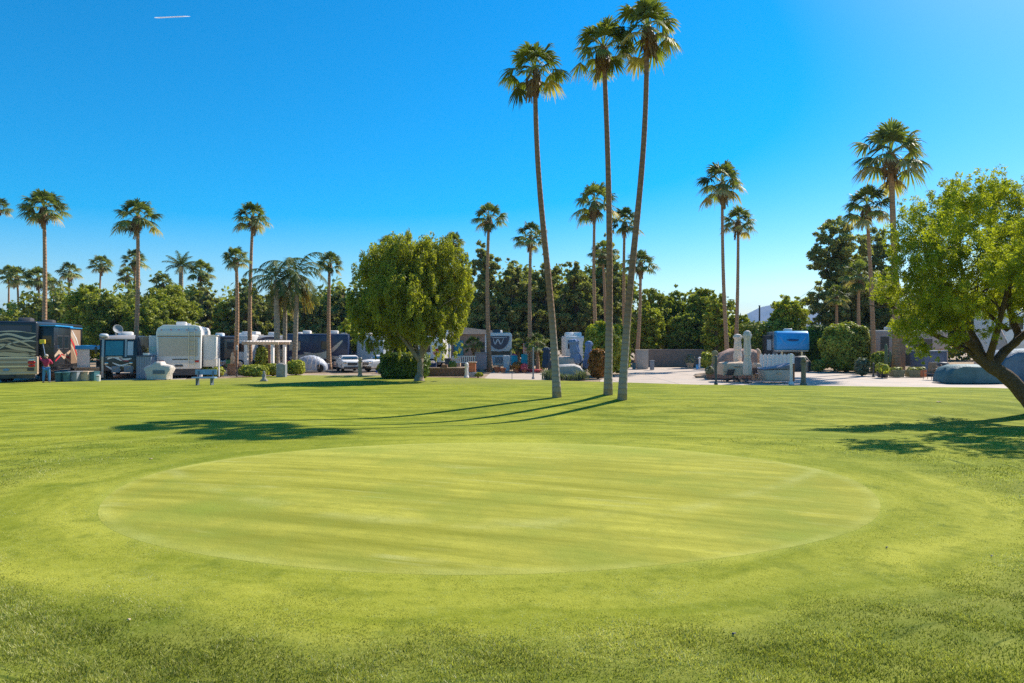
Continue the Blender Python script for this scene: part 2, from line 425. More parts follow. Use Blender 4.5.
t.links.new(MX(t, c_j, (0.27, 0.22, 0.17), MR(t, st_, 0.52, 0.7, 0, 0.55)), p_.inputs['Base Color'])
# concrete: the big pad on the right, its branch to the wall, the pad left of the palms, the coaches' pads
z0 = -0.035
right_edge = [(x, float(ybound(x)) - 0.25) for x in np.linspace(X(600, 43) , 34, 24)]
flat_poly('concrete_pad', right_edge + [pd(1100, 50), pd(985, 50), pd(925, 49.5), pd(880, 52), pd(830, 56), pd(800, 60), pd(712, 67), pd(628, 67), pd(625, 56), pd(600, 46)], z0, CONC)
left_edge = [(x, float(ybound(x)) - 0.25) for x in np.linspace(X(483, 46), X(556, 45), 8)]
flat_poly('concrete_path', left_edge + [pd(545, 56), pd(492, 58)], z0, CONC)
flat_poly('road', [pd(-60, 60), pd(150, 57.5), pd(330, 57), pd(400, 58), pd(480, 60), pd(480, 68), pd(400, 67), pd(300, 66), pd(150, 67), pd(-60, 70)], z0 - 0.005, ASPH)
flat_poly('concrete_walk', [pd(196, 49.5), pd(236, 50.5), pd(330, 51.6), pd(400, 51.4), pd(400, 52.6), pd(300, 53), pd(232, 53), pd(198, 53)], z0 + 0.004, CONC)
le = [(x, float(ybound(x)) - 0.25) for x in np.linspace(-46, X(195, 47), 14)]
flat_poly('coach_pad', le + [pd(195, 57), pd(0, 56), pd(-250, 56)], z0 + 0.001, CONC)

# grass blades: real blades where the camera is near
def blades():
    r = rng; n = 900000
    d = 4.2 * (19.0 / 4.2) ** (r.random(n) ** 0.85)
    u = r.uniform(-0.98, 0.98, n); x = u * d; y = d
    er = np.sqrt(((x - GC[0]) / GR[0]) ** 2 + ((y - GC[1]) / GR[1]) ** 2)
    # clumpy growth
    cl = np.sin(x * 2.3 + 1.3 * np.sin(y * 1.9)) * np.sin(y * 3.1 + 1.7 * np.sin(x * 1.3)) + 0.6 * np.sin(x * 7.1 + y * 2.0) * np.sin(y * 8.3 - x)
    keep = (er > 0.99) & (r.random(n) < np.clip(1.1 - (d - 6) / 12, 0, 1)) & (r.random(n) < np.clip(0.62 + 0.4 * cl, 0.15, 1)) & (r.random(n) < np.where(er < 1.27, 0.75, 1))
    x, y, er, cl = x[keep], y[keep], er[keep], cl[keep]; n = len(x)
    rough = np.clip((er - 1.22) / 0.2, 0, 1)
    L = (0.008 + 0.017 * rough) * r.uniform(0.6, 1.5, n) * (1 + 0.25 * cl)
    Wd = 0.0012 + 0.0014 * rough + 0.00030 * y
    a = r.uniform(0, 2 * np.pi, n); tl = r.uniform(0.2, 1.1, n)
    base = np.stack([x, y, hgt(x, y) + 0.018], 1)
    dirv = np.stack([np.cos(a) * tl, np.sin(a) * tl, np.ones(n)], 1)
    b2 = r.uniform(0, 2 * np.pi, n); side = np.stack([np.cos(b2), np.sin(b2), np.zeros(n)], 1)
    V = np.stack([base - side * Wd[:, None], base + side * Wd[:, None], base + dirv * L[:, None]], 1).reshape(-1, 3)
    tint = np.repeat(np.clip(0.38 + 0.24 * r.normal(size=n) + 0.26 * np.sin(x * 1.7 + 2 * np.sin(y * 1.1)) * np.sin(y * 2.3 + x * 0.8) + 0.18 * np.sin(x * 11 + 2 * np.sin(y * 9)) * np.sin(y * 14 + x * 5) + 0.10 * cl + 0.12 * (1 - rough), 0, 1), 3)
    o = raw('grass_blades', V, np.arange(3 * n).reshape(n, 3), leafmat('grass_blade', (0.11, 0.135, 0.010), (0.68, 0.64, 0.20), (0.80, 0.72, 0.45), 0.45), tint=tint, nper=3)
    tag(o, 'short yellow green grass around the putting green', 'grass', kind='stuff')
blades()

hz = MB(); hz.box(-5150, 5150, -55, 5150, -1.7, 262)
hzm = bpy.data.materials.new('haze_air'); t = nt(hzm); o = N(t, 'ShaderNodeOutputMaterial'); pv = N(t, 'ShaderNodeVolumePrincipled')
pv.inputs['Color'].default_value = (0.32, 0.60, 1.0, 1); pv.inputs['Density'].default_value = 0.00013; pv.inputs['Anisotropy'].default_value = 0.0
t.links.new(pv.outputs[0], o.inputs['Volume'])
hzo = tag(hz.build('haze', hzm), 'thin blue air haze over the far land', 'haze', kind='stuff')
# mountain beyond the trees, contrail
MTN = mat('mountain_rock', (0.10, 0.09, 0.09), 0.95, 0, 0.4, 0.004, 0.0)
m_ = MB(); xs = np.linspace(X(640, 4200), X(1100, 4200), 90); rows = []
for k in range(9):
    yy = 4000 + k * 110
    rows.append([(x, yy, (1 - abs(k - 6) / 6.5) ** 1.1 * (np.interp(x * 683 / 4700 + 512, [640, 715, 745, 770, 790, 830, 870, 920, 1100], [0, 20, 200, 245, 232, 160, 130, 150, 120]) + 12 * math.sin(x * 0.011 + k) + 7 * math.sin(x * 0.031 + k * 2)) - (2 if k in (0, 8) else 0)) for x in xs])
V = [p for r_ in rows for p in r_]; n = len(xs)
m_.add(V, [(i * n + j, i * n + j + 1, (i + 1) * n + j + 1, (i + 1) * n + j) for i in range(8) for j in range(n - 1)])
tag(m_.build('mountain', MTN, smooth=True), kind='structure')
ICE = bpy.data.materials.new('ice_cloud'); t = nt(ICE); o_ = N(t, 'ShaderNodeOutputMaterial'); a_ = N(t, 'ShaderNodeBsdfDiffuse'); b_ = N(t, 'ShaderNodeBsdfTranslucent'); tp = N(t, 'ShaderNodeBsdfTransparent')
a_.inputs[0].default_value = b_.inputs[0].default_value = (0.95, 0.95, 0.97, 1); m1 = N(t, 'ShaderNodeMixShader'); m2 = N(t, 'ShaderNodeMixShader'); m2.inputs[0].default_value = 0.35
t.links.new(a_.outputs[0], m1.inputs[1]); t.links.new(b_.outputs[0], m1.inputs[2]); t.links.new(m1.outputs[0], m2.inputs[1]); t.links.new(tp.outputs[0], m2.inputs[2]); t.links.new(m2.outputs[0], o_.inputs[0])
c_ = MB(); zc = 3000
for k in range(9):
    c_.blob((X(159 + k * 3.3, zc), zc, Z(17.6 - k * 0.16, zc)), (22, 4, 1.9 - 0.17 * k), 12, 0.0, k)
tag(c_.build('contrail', ICE, smooth=True), 'thin white contrail high in the empty blue sky', 'contrail')
# ------------------------------------------------------------------ palms
FAN = leafmat('fan_frond', (0.06, 0.088, 0.022), (0.31, 0.325, 0.075), (0.60, 0.47, 0.22), 0.38)
FEATHER = leafmat('feather_frond', (0.06, 0.09, 0.022), (0.18, 0.21, 0.05), (0.30, 0.24, 0.10), 0.3)
DEAD = leafmat('dead_frond', (0.20, 0.11, 0.045), (0.34, 0.22, 0.10), None, 0.1)
def barkmat(name, a, b, ring=9.0, low=None, lowz=3.0):
    m = bpy.data.materials.new(name); t = nt(m)
    o = N(t, 'ShaderNodeOutputMaterial'); p = N(t, 'ShaderNodeBsdfPrincipled'); tc = N(t, 'ShaderNodeTexCoord')
    sep = N(t, 'ShaderNodeSeparateXYZ'); t.links.new(tc.outputs['Object'], sep.inputs[0])
    wv = MATH(t, 'SINE', MATH(t, 'ADD', MATH(t, 'MULTIPLY', sep.outputs[2], ring * 6.28), MATH(t, 'MULTIPLY', NOISE(t, tc.outputs['Object'], 3.0, 3), 5.0)))
    nz = NOISE(t, tc.outputs['Object'], 7.0, 5, 0.7)
    c = MX(t, a, b, MR(t, nz, 0.35, 0.65))
    if low: c = MX(t, low, c, MR(t, MATH(t, 'ADD', sep.outputs[2], MATH(t, 'MULTIPLY', nz, 2.0)), lowz * 0.8, lowz * 1.6 + 1, 0, 1, True))
    c = MX(t, c, [k * 0.45 for k in a], MR(t, wv, 0.4, 1.0, 0, 0.28))
    t.links.new(c, p.inputs['Base Color']); p.inputs['Roughness'].default_value = 0.9
    bm_ = N(t, 'ShaderNodeBump'); bm_.inputs['Strength'].default_value = 0.4; bm_.inputs['Distance'].default_value = 0.04
    t.links.new(MATH(t, 'ADD', MATH(t, 'MULTIPLY', wv, 0.4), nz), bm_.inputs['Height']); t.links.new(bm_.outputs[0], p.inputs['Normal'])
    t.links.new(p.outputs[0], o.inputs[0]); return m
PBARK = barkmat('palm_bark', (0.21, 0.105, 0.055), (0.37, 0.20, 0.11), 4.0, low=(0.33, 0.27, 0.22), lowz=3.0)
QBARK = barkmat('queen_palm_bark', (0.26, 0.20, 0.14), (0.40, 0.31, 0.22), 3.5)
BARK = mat('tree_bark', (0.15, 0.105, 0.07), 0.95, 0, 0.3, 6, 0.8, 14)
PALEBARK = mat('pale_bark', (0.27, 0.23, 0.18), 0.95, 0, 0.25, 5, 0.7, 12)

def fan_crown(seed, nf=28, seg=18, spread=1.0):
    """unit-radius Washingtonia crown, origin at the heart"""
    r = np.random.default_rng(seed); V = []; T_ = []
    def quad(a, b, c, d, tn): V.extend([a, b, c, d]); T_.extend([tn] * 4)
    for i in range(nf):
        u = (i + 0.5) / nf
        el = R(86 - 116 * u ** 0.9 + r.uniform(-11, 11)); az_ = i * 2.399 + r.uniform(-0.35, 0.35)
        dirv = np.array([math.cos(az_) * math.cos(el), math.sin(az_) * math.cos(el), math.sin(el)])
        side = np.array([-math.sin(az_), math.cos(az_), 0.0])
        pl = r.uniform(0.42, 0.66) * (0.75 + 0.3 * u); ln = r.uniform(0.40, 0.50)
        sag = np.array([0, 0, -0.04 - 0.08 * u])
        hub = dirv * pl + sag * 0.6
        mid = dirv * pl * 0.5 + sag * 0.1 + np.array([0, 0, 0.02])
        tn = float(np.clip(r.normal(0.48, 0.32), 0, 0.9))
        if u > 0.9 and r.random() < 0.5: tn = 1.0
        sw = side * 0.016
        quad(-sw, sw, mid + sw, mid - sw, 0.9); quad(mid - sw, mid + sw, hub + sw * 0.7, hub - sw * 0.7, 0.9)
        out = dirv + sag * 1.5; out /= np.linalg.norm(out)
        up = np.cross(side, out)
        for k in range(seg):
            a = R(-100 + 200 * (k + 0.5) / seg + r.uniform(-3, 3))
            sd = out * math.cos(a) + side * math.sin(a) + up * 0.30 * abs(math.sin(a))
            L = ln * (1 - 0.22 * abs(a) / 1.75) * r.uniform(0.88, 1.08)
            wd = np.cross(sd, up); wd /= max(np.linalg.norm(wd), 1e-6)
            W = wd * 0.021 + up * r.uniform(-0.010, 0.010)
            p1 = hub + sd * L * 0.45; p2 = hub + sd * L * 0.78 + np.array([0, 0, -0.055]) * (0.6 + r.random()); 
            p3 = p2 + (sd * 0.9 + np.array([0, 0, -0.85])) * L * 0.26 * r.uniform(0.4, 1.4)
            quad(hub - W * 0.2, hub + W * 0.2, p1 + W, p1 - W, tn + r.uniform(-0.06, 0.06))
            quad(p1 - W, p1 + W, p2 + W * 0.75, p2 - W * 0.75, tn + r.uniform(-0.06, 0.06))
            quad(p2 - W * 0.75, p2 + W * 0.75, p3 + W * 0.12, p3 - W * 0.12, min(1.0, tn + 0.15) if tn < 0.9 else tn)
    return np.array(V), np.array(T_)
def skirt(seed, n=46):
    """shaggy collar of dead leaf bases under the heart, unit crown radius"""
    r = np.random.default_rng(seed); V = []; T_ = []
    for i in range(n * 3):
        a = r.uniform(0, 6.283); z = -r.uniform(-0.06, 0.52); rad = 0.085 + 0.085 * math.sin(min(1, max(0, -z) / 0.5) * 3.0)
        p = np.array([math.cos(a) * rad, math.sin(a) * rad, z]); s = np.array([-math.sin(a), math.cos(a), 0]) * r.uniform(0.02, 0.045)
        q = p + np.array([math.cos(a) * 0.055, math.sin(a) * 0.055, -r.uniform(0.08, 0.22)])
        V.extend([p - s, p + s, q + s * 0.5, q - s * 0.5]); T_.extend([r.random()] * 4)
    if r.random() < 0.75:                      # a few dead fronds hanging
        for j in range(r.integers(1, 4)):
            a = r.uniform(0, 6.283); p = np.array([math.cos(a) * 0.14, math.sin(a) * 0.14, -0.3])
            for k in range(8):
                s = np.array([-math.sin(a), math.cos(a), 0]) * 0.02
                q = p + np.array([r.uniform(-.09, .09), r.uniform(-.09, .09), -r.uniform(0.3, 0.6)])
                V.extend([p - s, p + s, q + s, q - s]); T_.extend([r.random()] * 4)
    return np.array(V), np.array(T_)
def fq(V): return np.arange(len(V)).reshape(-1, 4)
CROWNS = []
for s_ in range(5):
    a = fan_crown(100 + s_, 23 + 2 * s_, 26); b = skirt(200 + s_); CROWNS.append((a, b))
CR_ME = {}
def palm(name, label, bx, cx, cy, rpx, d, group=None, curve=0.0, r0=None, var=None, zb=0.0, kind='fan', wob=0.0, bk=None):
    """fan palm: trunk foot at pixel column bx, crown heart at (cx,cy), crown radius rpx pixels, at distance d"""
    o = T(name, label, 'palm tree', bx, d, 0, group, z=zb)
    Hc = Z(cy, d) - zb; dx = X(cx, d) - X(bx, d); rad = rpx * d / F
    r0 = r0 or 0.20; n = 26; pts = []; rs = []
    for i in range(n + 1):
        u = i / n
        x = dx * u + curve * math.sin(math.pi * u) + wob * math.sin(2 * math.pi * u)
        pts.append((x, 0.25 * math.sin(2.2 * u), (Hc + 0.02) * u - 0.12 * (i == 0)))
        flare = 0.75 * math.exp(-u * Hc / 0.55) if r0 > 0.17 else 0.3 * math.exp(-u * Hc / 0.5)
        rs.append(r0 * (1 - 0.38 * u + flare * 0.5 + 0.22 * math.exp(-u * Hc / 2.5)) * (1 + 0.02 * math.sin(i * 2.1)))
    tr = MB(); tr.tube(pts, rs, 12); tr.build('trunk', bk or PBARKF, o, smooth=True)
    i = var if var is not None else random.randrange(5)
    for nm, k, mt in (('crown', 0, FAN), ('dead_frond_skirt', 1, DEAD)):
        key = (i, k)
        if key not in CR_ME:
            V, tn = CROWNS[i][k]
            c = raw(nm, V, fq(V), mt, tint=tn); CR_ME[key] = c.data
        else:
            c = bpy.data.objects.new(nm, CR_ME[key]); COL.objects.link(c)
        c.parent = o; c.location = (pts[-1][0], pts[-1][1], Hc); sx = rad * 1.04
        c.scale = (sx, sx, sx * random.uniform(0.92, 1.08)); c.rotation_euler = (R(random.uniform(-6, 6)), R(random.uniform(-6, 6)), random.uniform(0, 6.28))
    return o
def feather_crown(seed, nf=16, arch=1.0, el0=80, el1=-15, wl=0.22, nl=26, curl=1.0):
    r = np.random.default_rng(seed); V = []; T_ = []
    for i in range(nf):
        u = (i + 0.5) / nf; el = R(el0 + (el1 - el0) * u + r.uniform(-7, 7)); az_ = i * 2.399 + r.uniform(-.25, .25)
        p = np.zeros(3); tn = float(np.clip(r.normal(.45, .2), 0, .9)); L = r.uniform(0.95, 1.15) / nl
        if u > 0.9: tn = 1.0
        for k in range(nl):
            e = el - arch * (k / nl) ** 1.3 * curl * 1.9
            dv = np.array([math.cos(az_) * math.cos(e), math.sin(az_) * math.cos(e), math.sin(e)])
            side = np.array([-math.sin(az_), math.cos(az_), 0.0]); q = p + dv * L
            sw = side * 0.010 * (1 - k / nl * 0.7)
            V.extend([p - sw, p + sw, q + sw, q - sw]); T_.extend([0.8] * 4)
            if k > 2:
                w_ = wl * math.sin(math.pi * (0.15 + 0.8 * k / nl)) ** 0.6
                for sg in (-1, 1):
                    for h_ in (0, 0.5):
                        a = p + dv * L * h_
                        tip = a + (side * sg * r.uniform(.6, 1.0) + dv * 0.55 + np.array([0, 0, -r.uniform(0.15, 0.9)])) * w_ * r.uniform(.75, 1.1)
                        ww = dv * 0.011
                        V.extend([a - ww, a + ww, tip + ww * 0.4, tip - ww * 0.4]); T_.extend([min(1, tn + r.uniform(-.1, .1))] * 4)
            p = q
    return np.array(V), np.array(T_)
def feather_palm(name, label, bx, cx, cy, rpx, d, group=None, seed=1, r0=0.16, bark=None, dead=0, el1=-15, arch=1.0, nf=16):
    o = T(name, label, 'palm tree', bx, d, 0, group)
    Hc = Z(cy, d); dx = X(cx, d) - X(bx, d); rad = rpx * d / F
    pts = [(dx * u, 0.1 * math.sin(3 * u), Hc * u - 0.05 * (u == 0)) for u in np.linspace(0, 1, 15)]
    tr = MB(); tr.tube(pts, [r0 * (1.15 - 0.25 * u + 0.3 * math.exp(-u * 12)) for u in np.linspace(0, 1, 15)], 12); tr.build('trunk', bark or QBARK, o, smooth=True)
    V, tn = feather_crown(seed, nf, arch, 80, el1)
    c = raw('crown', V, fq(V), FEATHER, o, tint=tn); c.location = (pts[-1][0], pts[-1][1], Hc); c.scale = (rad,) * 3
    if dead:
        r = np.random.default_rng(seed + 9); V = []
        for i in range(dead):
            a = r.uniform(0, 6.28); p = np.array([math.cos(a) * .1, math.sin(a) * .1, -0.02])
            for k in range(26):
                q = p + np.array([math.cos(a) * .25 + r.uniform(-.12, .12), math.sin(a) * .25 + r.uniform(-.12, .12), -r.uniform(.35, 1.0)])
                s = np.array([-math.sin(a), math.cos(a), 0]) * .012
                V.extend([p - s, p + s, q + s, q - s])
        V = np.array(V); c = raw('dead_frond_skirt', V, fq(V), DEADY, o, tint=np.repeat(r.random(len(V) // 4), 4)); c.location = (pts[-1][0], pts[-1][1], Hc - 0.1); c.scale = (rad,) * 3
    return o
DEADY = leafmat('yellowed_frond', (0.38, 0.25, 0.05), (0.50, 0.36, 0.09), None, 0.3)

PBARKF = barkmat('brown_palm_bark', (0.34, 0.175, 0.085), (0.52, 0.30, 0.165), 4.0)
gp = 'tall fan palms on the near lawn'
palm('fan_palm', 'tall fan palm on the lawn with the trunk curving left, shortest of the near trio', 557, 535, 68, 39, D(397), gp, curve=-0.09, wob=0.08, r0=0.165, var=0, bk=PBARK)
palm('fan_palm', 'tall straight trunked fan palm on the lawn, middle of the near trio', 608, 604, 45, 38, 31.7, gp, zb=0.14, curve=0.18, r0=0.165, var=1, bk=PBARK)
palm('fan_palm', 'tallest fan palm on the lawn, trunk bowed and leaning right', 622, 648, 26, 40, D(399), gp, curve=0.16, r0=0.165, var=2, wob=-0.09, bk=PBARK)
gd = 'fan palms standing beyond the lawn'
for i, a in enumerate([
  ('fan palm cut by the left edge of the photo above the striped coach', -6, -3, 208, 13, 80),
  ('tall fan palm rising above the big swirl painted coach', 43, 42, 209, 22, 54),
  ('tall fan palm with thick trunk between the slatted cabinet and dish topped motorhome', 134, 136, 218, 23, 56),
  ('tall fan palm directly left of the white pergola, highest of its row', 250, 252, 218, 19, 62),
  ('slim fan palm just left of the tallest pergola palm', 235, 235, 259, 14, 58),
  ('fan palm standing in front of the dark coach right of the covered car', 329, 329, 264, 13, 62),
  ('fan palm rising in front of the white coach with the curved blue nose', 490, 489, 218, 19, 58),
  ('fan palm behind the little fan palm beside the path', 531, 531, 237, 17, 60),
  ('fan palm seen just left of the straight middle near palm', 597, 595, 203, 23, 66),
  ('fan palm seen between the two rightmost near palms', 625, 625, 223, 17, 68),
  ('low fan palm with full skirt behind the tallest near palm', 636, 641, 264, 17, 66),
  ('half hidden fan palm behind the middle near palm', 607, 603, 253, 16, 72),
  ('taller of the two palms beside the folded parasols', 728, 723, 184, 25, 62),
  ('shorter of the two palms beside the folded parasols', 735, 739, 222, 18, 64),
  ('very tall full headed fan palm at the right with thick brown trunk', 897, 892, 156, 36, 54),
  ('fan palm in front of the large pine, left of the taller right palm', 874, 868, 208, 25, 56),
  ('small fan palm far left, left one of a close pair', 9, 8, 274, 11, 110),
  ('small fan palm far left, right one of a close pair', 15, 16, 278, 13, 100),
  ('small bushy headed fan palm directly behind the tall palm over the swirl coach', 37, 37, 279, 14, 96),
  ('low fan palm just right of the tall palm over the swirl coach', 52, 52, 286, 10, 120),
  ('small fan palm standing alone over the light green trees at the far left', 67, 69, 272, 12, 104),
  ('small fan palm above the broad dark tree at left', 99, 100, 265, 12, 108),
  ('fan palm crown showing just behind the thick trunked palm', 130, 134, 260, 13, 98),
  ('lower fan palm crown left of the thick trunked palm', 128, 127, 276, 11, 112),
  ('small fan palm over the feathery yellow green tree', 163, 162, 284, 12, 92),
  ('fan palm with skirted crown left of the slim pergola side palm', 198, 200, 272, 14, 84),
  ('palm head poking over the left part of the round lawn tree', 389, 388, 246, 14, 84),
  ('palm head poking over the right part of the round lawn tree', 453, 453, 244, 13, 84),
  ('stout fan palm with pale bare trunk in front of the large pine', 860, 860, 276, 19, 66),
  ('low fan palm left of the stout bare trunked palm at the pine', 839, 838, 296, 13, 68)]):
    lb, bx, cx, cy, rp, d = a
    palm('fan_palm', lb, bx, cx, cy - rp * 0.08, rp * 1.12, d, gd, curve=random.uniform(-0.25, 0.25), r0=0.29 if cx == 892 else 0.19)
feather_palm('date_palm', 'feathery date palm with upright fronds at left, behind the trees', 180, 181, 266, 17, 88, None, 31, 0.28, el1=-5, arch=0.55, nf=24)
gq = 'queen palms beside the pergola'
feather_palm('queen_palm', 'queen palm nearest the pergola with grey trunk', 277, 276, 280, 38, 56, gq, 41, 0.22, arch=1.05, el1=-20, nf=15)
feather_palm('queen_palm', 'slimmest queen palm in the middle of the row by the pergola', 284, 285, 292, 28, 58, gq, 42, 0.17, arch=1.15, el1=-25, dead=3, nf=13)
feather_palm('queen_palm', 'tallest queen palm with yellow dying fronds, right of the pergola', 294, 297, 274, 38, 57, gq, 43, 0.19, arch=1.05, el1=-20, dead=4, nf=15)
# little fan palms near the path
palm('small_fan_palm', 'little fan palm with dense round head beside the thin post', 538, 537, 343, 14, 57, None, r0=0.16)
palm('small_fan_palm', 'little fan palm right of the white coach with the blue nose', 519, 518, 346, 12, 60, None, r0=0.14)
palm('small_fan_palm', 'little fan palm between the grey gabled house and pale cart', 474, 473, 344, 13, 57, None, r0=0.14)

# ------------------------------------------------------------------ trees, bushes, hedges
FIC = leafmat('ficus_leaf', (0.19, 0.20, 0.022), (0.58, 0.54, 0.075), None, 0.58)
MES = leafmat('mesquite_leaf', (0.22, 0.24, 0.018), (0.62, 0.60, 0.06), None, 0.58)
DRK = leafmat('dark_leaf', (0.14, 0.165, 0.03), (0.46, 0.47, 0.08), None, 0.45)
MID = leafmat('mid_leaf', (0.15, 0.175, 0.022), (0.50, 0.49, 0.065), (0.2, 0.17, 0.06), 0.35)
LGT = leafmat('light_leaf', (0.20, 0.22, 0.022), (0.60, 0.58, 0.07), None, 0.42)
PIN = leafmat('pine_needle', (0.14, 0.15, 0.05), (0.52, 0.49, 0.16), (0.42, 0.30, 0.14), 0.45)
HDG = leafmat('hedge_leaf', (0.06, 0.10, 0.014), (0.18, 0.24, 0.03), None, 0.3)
ORG = leafmat('orange_leaf', (0.24, 0.10, 0.02), (0.48, 0.22, 0.04), (0.25, 0.28, 0.06), 0.4)
GRY = leafmat('grey_leaf', (0.12, 0.14, 0.08), (0.24, 0.26, 0.16), None, 0.3)
def wood(name, pts_from, targets, r0, parent, m, trunk_top, n=7):
    """trunk from the foot to trunk_top then limbs to the targets"""
    b = MB(); rr = random.Random(hash(round(trunk_top[2] * 100)) & 255)
    limb(b, (0, 0, -0.1), trunk_top, r0 * 1.15, r0 * 0.8, 10, 0.05, 6, rr)
    b.lathe([(r0 * 1.4, -0.1), (r0 * 1.2, 0.12), (r0 * 1.1, 0.4)], n=10, flute=0.08, fl_n=5)
    for q in targets:
        st = Vector((0, 0, 0)).lerp(Vector(trunk_top), rr.uniform(0.72, 1.0))
        pts = limb(b, st, q, r0 * 0.45, r0 * 0.10, n, 0.10, 5, rr)
        for _ in range(2):
            e = Vector(q) + Vector((rr.uniform(-1, 1), rr.uniform(-1, 1), rr.uniform(-.2, .8))) * (Vector(q) - st).length * 0.35
            limb(b, pts[3], e, r0 * 0.16, r0 * 0.04, 5, 0.1, 3, rr)
    return b.build('trunk', m, parent, smooth=True)
def tree(name, label, px, d, pytop, wpx, leafm, nleaf=6000, kind='round', pylow=None, group=None, size=None, seed=None, cat='tree', barkm=None, r0=0.2, nl=7):
    o = T(name, label, cat, px, d, 0, group)
    s = F / d; top = Z(pytop, d); W = wpx / s / 2 * (1.25 if kind == 'round' else 1.1); low = max(0.3, Z(pylow, d)) if pylow else max(1.0, top * 0.22)
    r = np.random.default_rng(seed if seed is not None else int(px * 7 + d * 3 + pytop))
    hh = (top - low) / 2; lobes = []
    if kind == 'pine':
        k = nl + 5
        for i in range(k):
            u = i / (k - 1); wz = W * 1.35 * (1 - 0.42 * u ** 3) * r.uniform(0.5, 1.0)
            a = i * 2.4 + r.uniform(-.4, .4); off = wz * 0.62 * (1 - u * 0.55)
            lobes.append((math.cos(a) * off, math.sin(a) * off, low + (top - low) * (0.06 + 0.88 * u), wz * 0.6, wz * 0.6, hh * 0.20 + 0.3))
        V, Fq, tn, cc = cloud(lobes, int(nleaf * 2.4), size or d * 0.0020, 0.24, 0.7, r, 3.0, 70, 0.30, 0.2, 0, 0.7)
        tgt = [(a[0] * 1.4, a[1] * 1.4, a[2]) for a in lobes[::2]]; tt_ = (0, 0, top * 0.9)
    else:
        for i in range(nl):
            a = i * 2.4 + r.uniform(-.5, .5); u = r.uniform(0.0, 1.0)
            zc = low + hh * (0.5 + 1.05 * u); w_ = W * r.uniform(0.42, 0.62); off = (W - w_) * (1.0 - 0.5 * u ** 2) * r.uniform(0.6, 1.05)
            lobes.append((math.cos(a) * off, math.sin(a) * off * 0.8, min(zc, top - hh * 0.42), w_, w_, hh * r.uniform(0.38, 0.52)))
        lobes.append((0, 0, top - hh * 0.6, W * 0.5, W * 0.5, hh * 0.6)); lobes.append((0, 0, low + hh * 0.75, W * 0.75, W * 0.7, hh * 0.7))
        V, Fq, tn, cc = cloud(lobes, int(nleaf * 2.4), size or d * 0.0020, 0.23, 0.68, r, 2.0, 70, 0.30, 0.15)
        tgt = [tuple(l[:3]) for l in lobes[:6]]; tt_ = (0, 0, low + hh * 0.3)
    V[:, 2] = np.maximum(V[:, 2], 0.05)
    wood(name, None, tgt, r0, o, barkm or BARK, tt_)
    raw('crown', V, Fq, leafm, o, tint=tn)
    return o
def bush(name, label, px, d, pytop, wpx, leafm, n=1500, pybot=None, depth=0.9, size=None, cat='bush', group=None, boxy=2.0, z=0.0, stems=True):
    o = T(name, label, cat, px, d, 0, group, z)
    s = F / d; top = Z(pytop, d) - z; W = wpx / s / 2; r = np.random.default_rng(int(px * 5 + d + pytop))
    q = r.uniform(-1, 1, (n, 3)); q = q / ((np.abs(q) ** boxy).sum(1, keepdims=True) ** (1 / boxy))
    rad = np.where(r.random(n) < 0.75, r.uniform(0.86, 1.03, n), r.uniform(0.3, 0.9, n))[:, None]
    lump = 1 + (0.09 if boxy > 2.5 else 0.16) * np.sin(q[:, :1] * 7 + px) * np.sin(q[:, 1:2] * 6 + 2) * np.sin(q[:, 2:] * 5 + 1)
    zz = top * 0.5
    C = q * rad * lump * np.array([W, W * depth, zz * 1.0]) + np.array([0, 0, zz])
    C[:, 2] = np.maximum(C[:, 2], 0.03)
    V, Fq = leaves(C, q + r.normal(size=(n, 3)) * 0.5 + np.array([0, 0, .2]), size or d * 0.0028, 1.5, r)
    V[:, 2] = np.maximum(V[:, 2], 0.02)
    tn = np.repeat(np.clip(0.5 + 0.25 * r.normal(size=n) + 0.3 * (lump[:, 0] - 1) * 8, 0, 0.94), 4)
    raw('foliage', V, Fq, leafm, o, tint=tn)
    b = MB(); rr = random.Random(3)
    for k in range(7):
        limb(b, (rr.uniform(-.1, .1) * W, rr.uniform(-.1, .1) * W, -0.05), (rr.uniform(-.8, .8) * W, rr.uniform(-.7, .7) * W * depth, top * rr.uniform(0.5, 0.85)), 0.03 + 0.01 * top, 0.01, 5, 0.1, 4, rr)
    b.build('stems', BARK, o)
    return o

# the round lawn tree (ficus) and its clipped hedge
d = D(381)
o = T('lawn_tree', 'broad round crowned tree with pale forked trunk on the far lawn edge', 'tree', 419, d)
lob = []; r = np.random.default_rng(5)
for (px, py, w_, h_, dy) in [(388, 275, 34, 30, 0), (440, 270, 32, 32, .5), (412, 262, 30, 26, -1), (375, 310, 30, 26, -.3), (408, 300, 36, 34, -1.6), (444, 310, 26, 30, .2), (372, 334, 15, 14, .4), (358, 300, 12, 14, .6), (463, 318, 9, 16, .3), (398, 343, 15, 10, 1.2), (446, 342, 12, 12, 0), (372, 262, 11, 10, 0), (462, 268, 10, 12, 0), (420, 243, 10, 8, .6), (356, 318, 9, 9, 0), (380, 350, 14, 10, .2), (400, 354, 12, 8, 1.4), (438, 352, 12, 9, .6), (455, 348, 10, 10, .2), (428, 236, 9, 8, .4), (396, 240, 9, 8, 0), (448, 252, 9, 9, .4), (366, 342, 9, 9, .5), (434, 338, 14, 10, -1.2),
                             (425, 325, 26, 20, -1), (392, 330, 26, 18, .8), (400, 252, 16, 13, 0.5), (455, 290, 20, 24, 1), (360, 325, 14, 18, 0), (430, 250, 16, 12, 1), (415, 290, 40, 36, 1.5), (452, 330, 12, 16, -.5)]:
    lob.append((X(px, d) - X(419, d), dy, Z(py, d), w_ * d / F * .88, w_ * d / F * 0.8, h_ * d / F * .90))
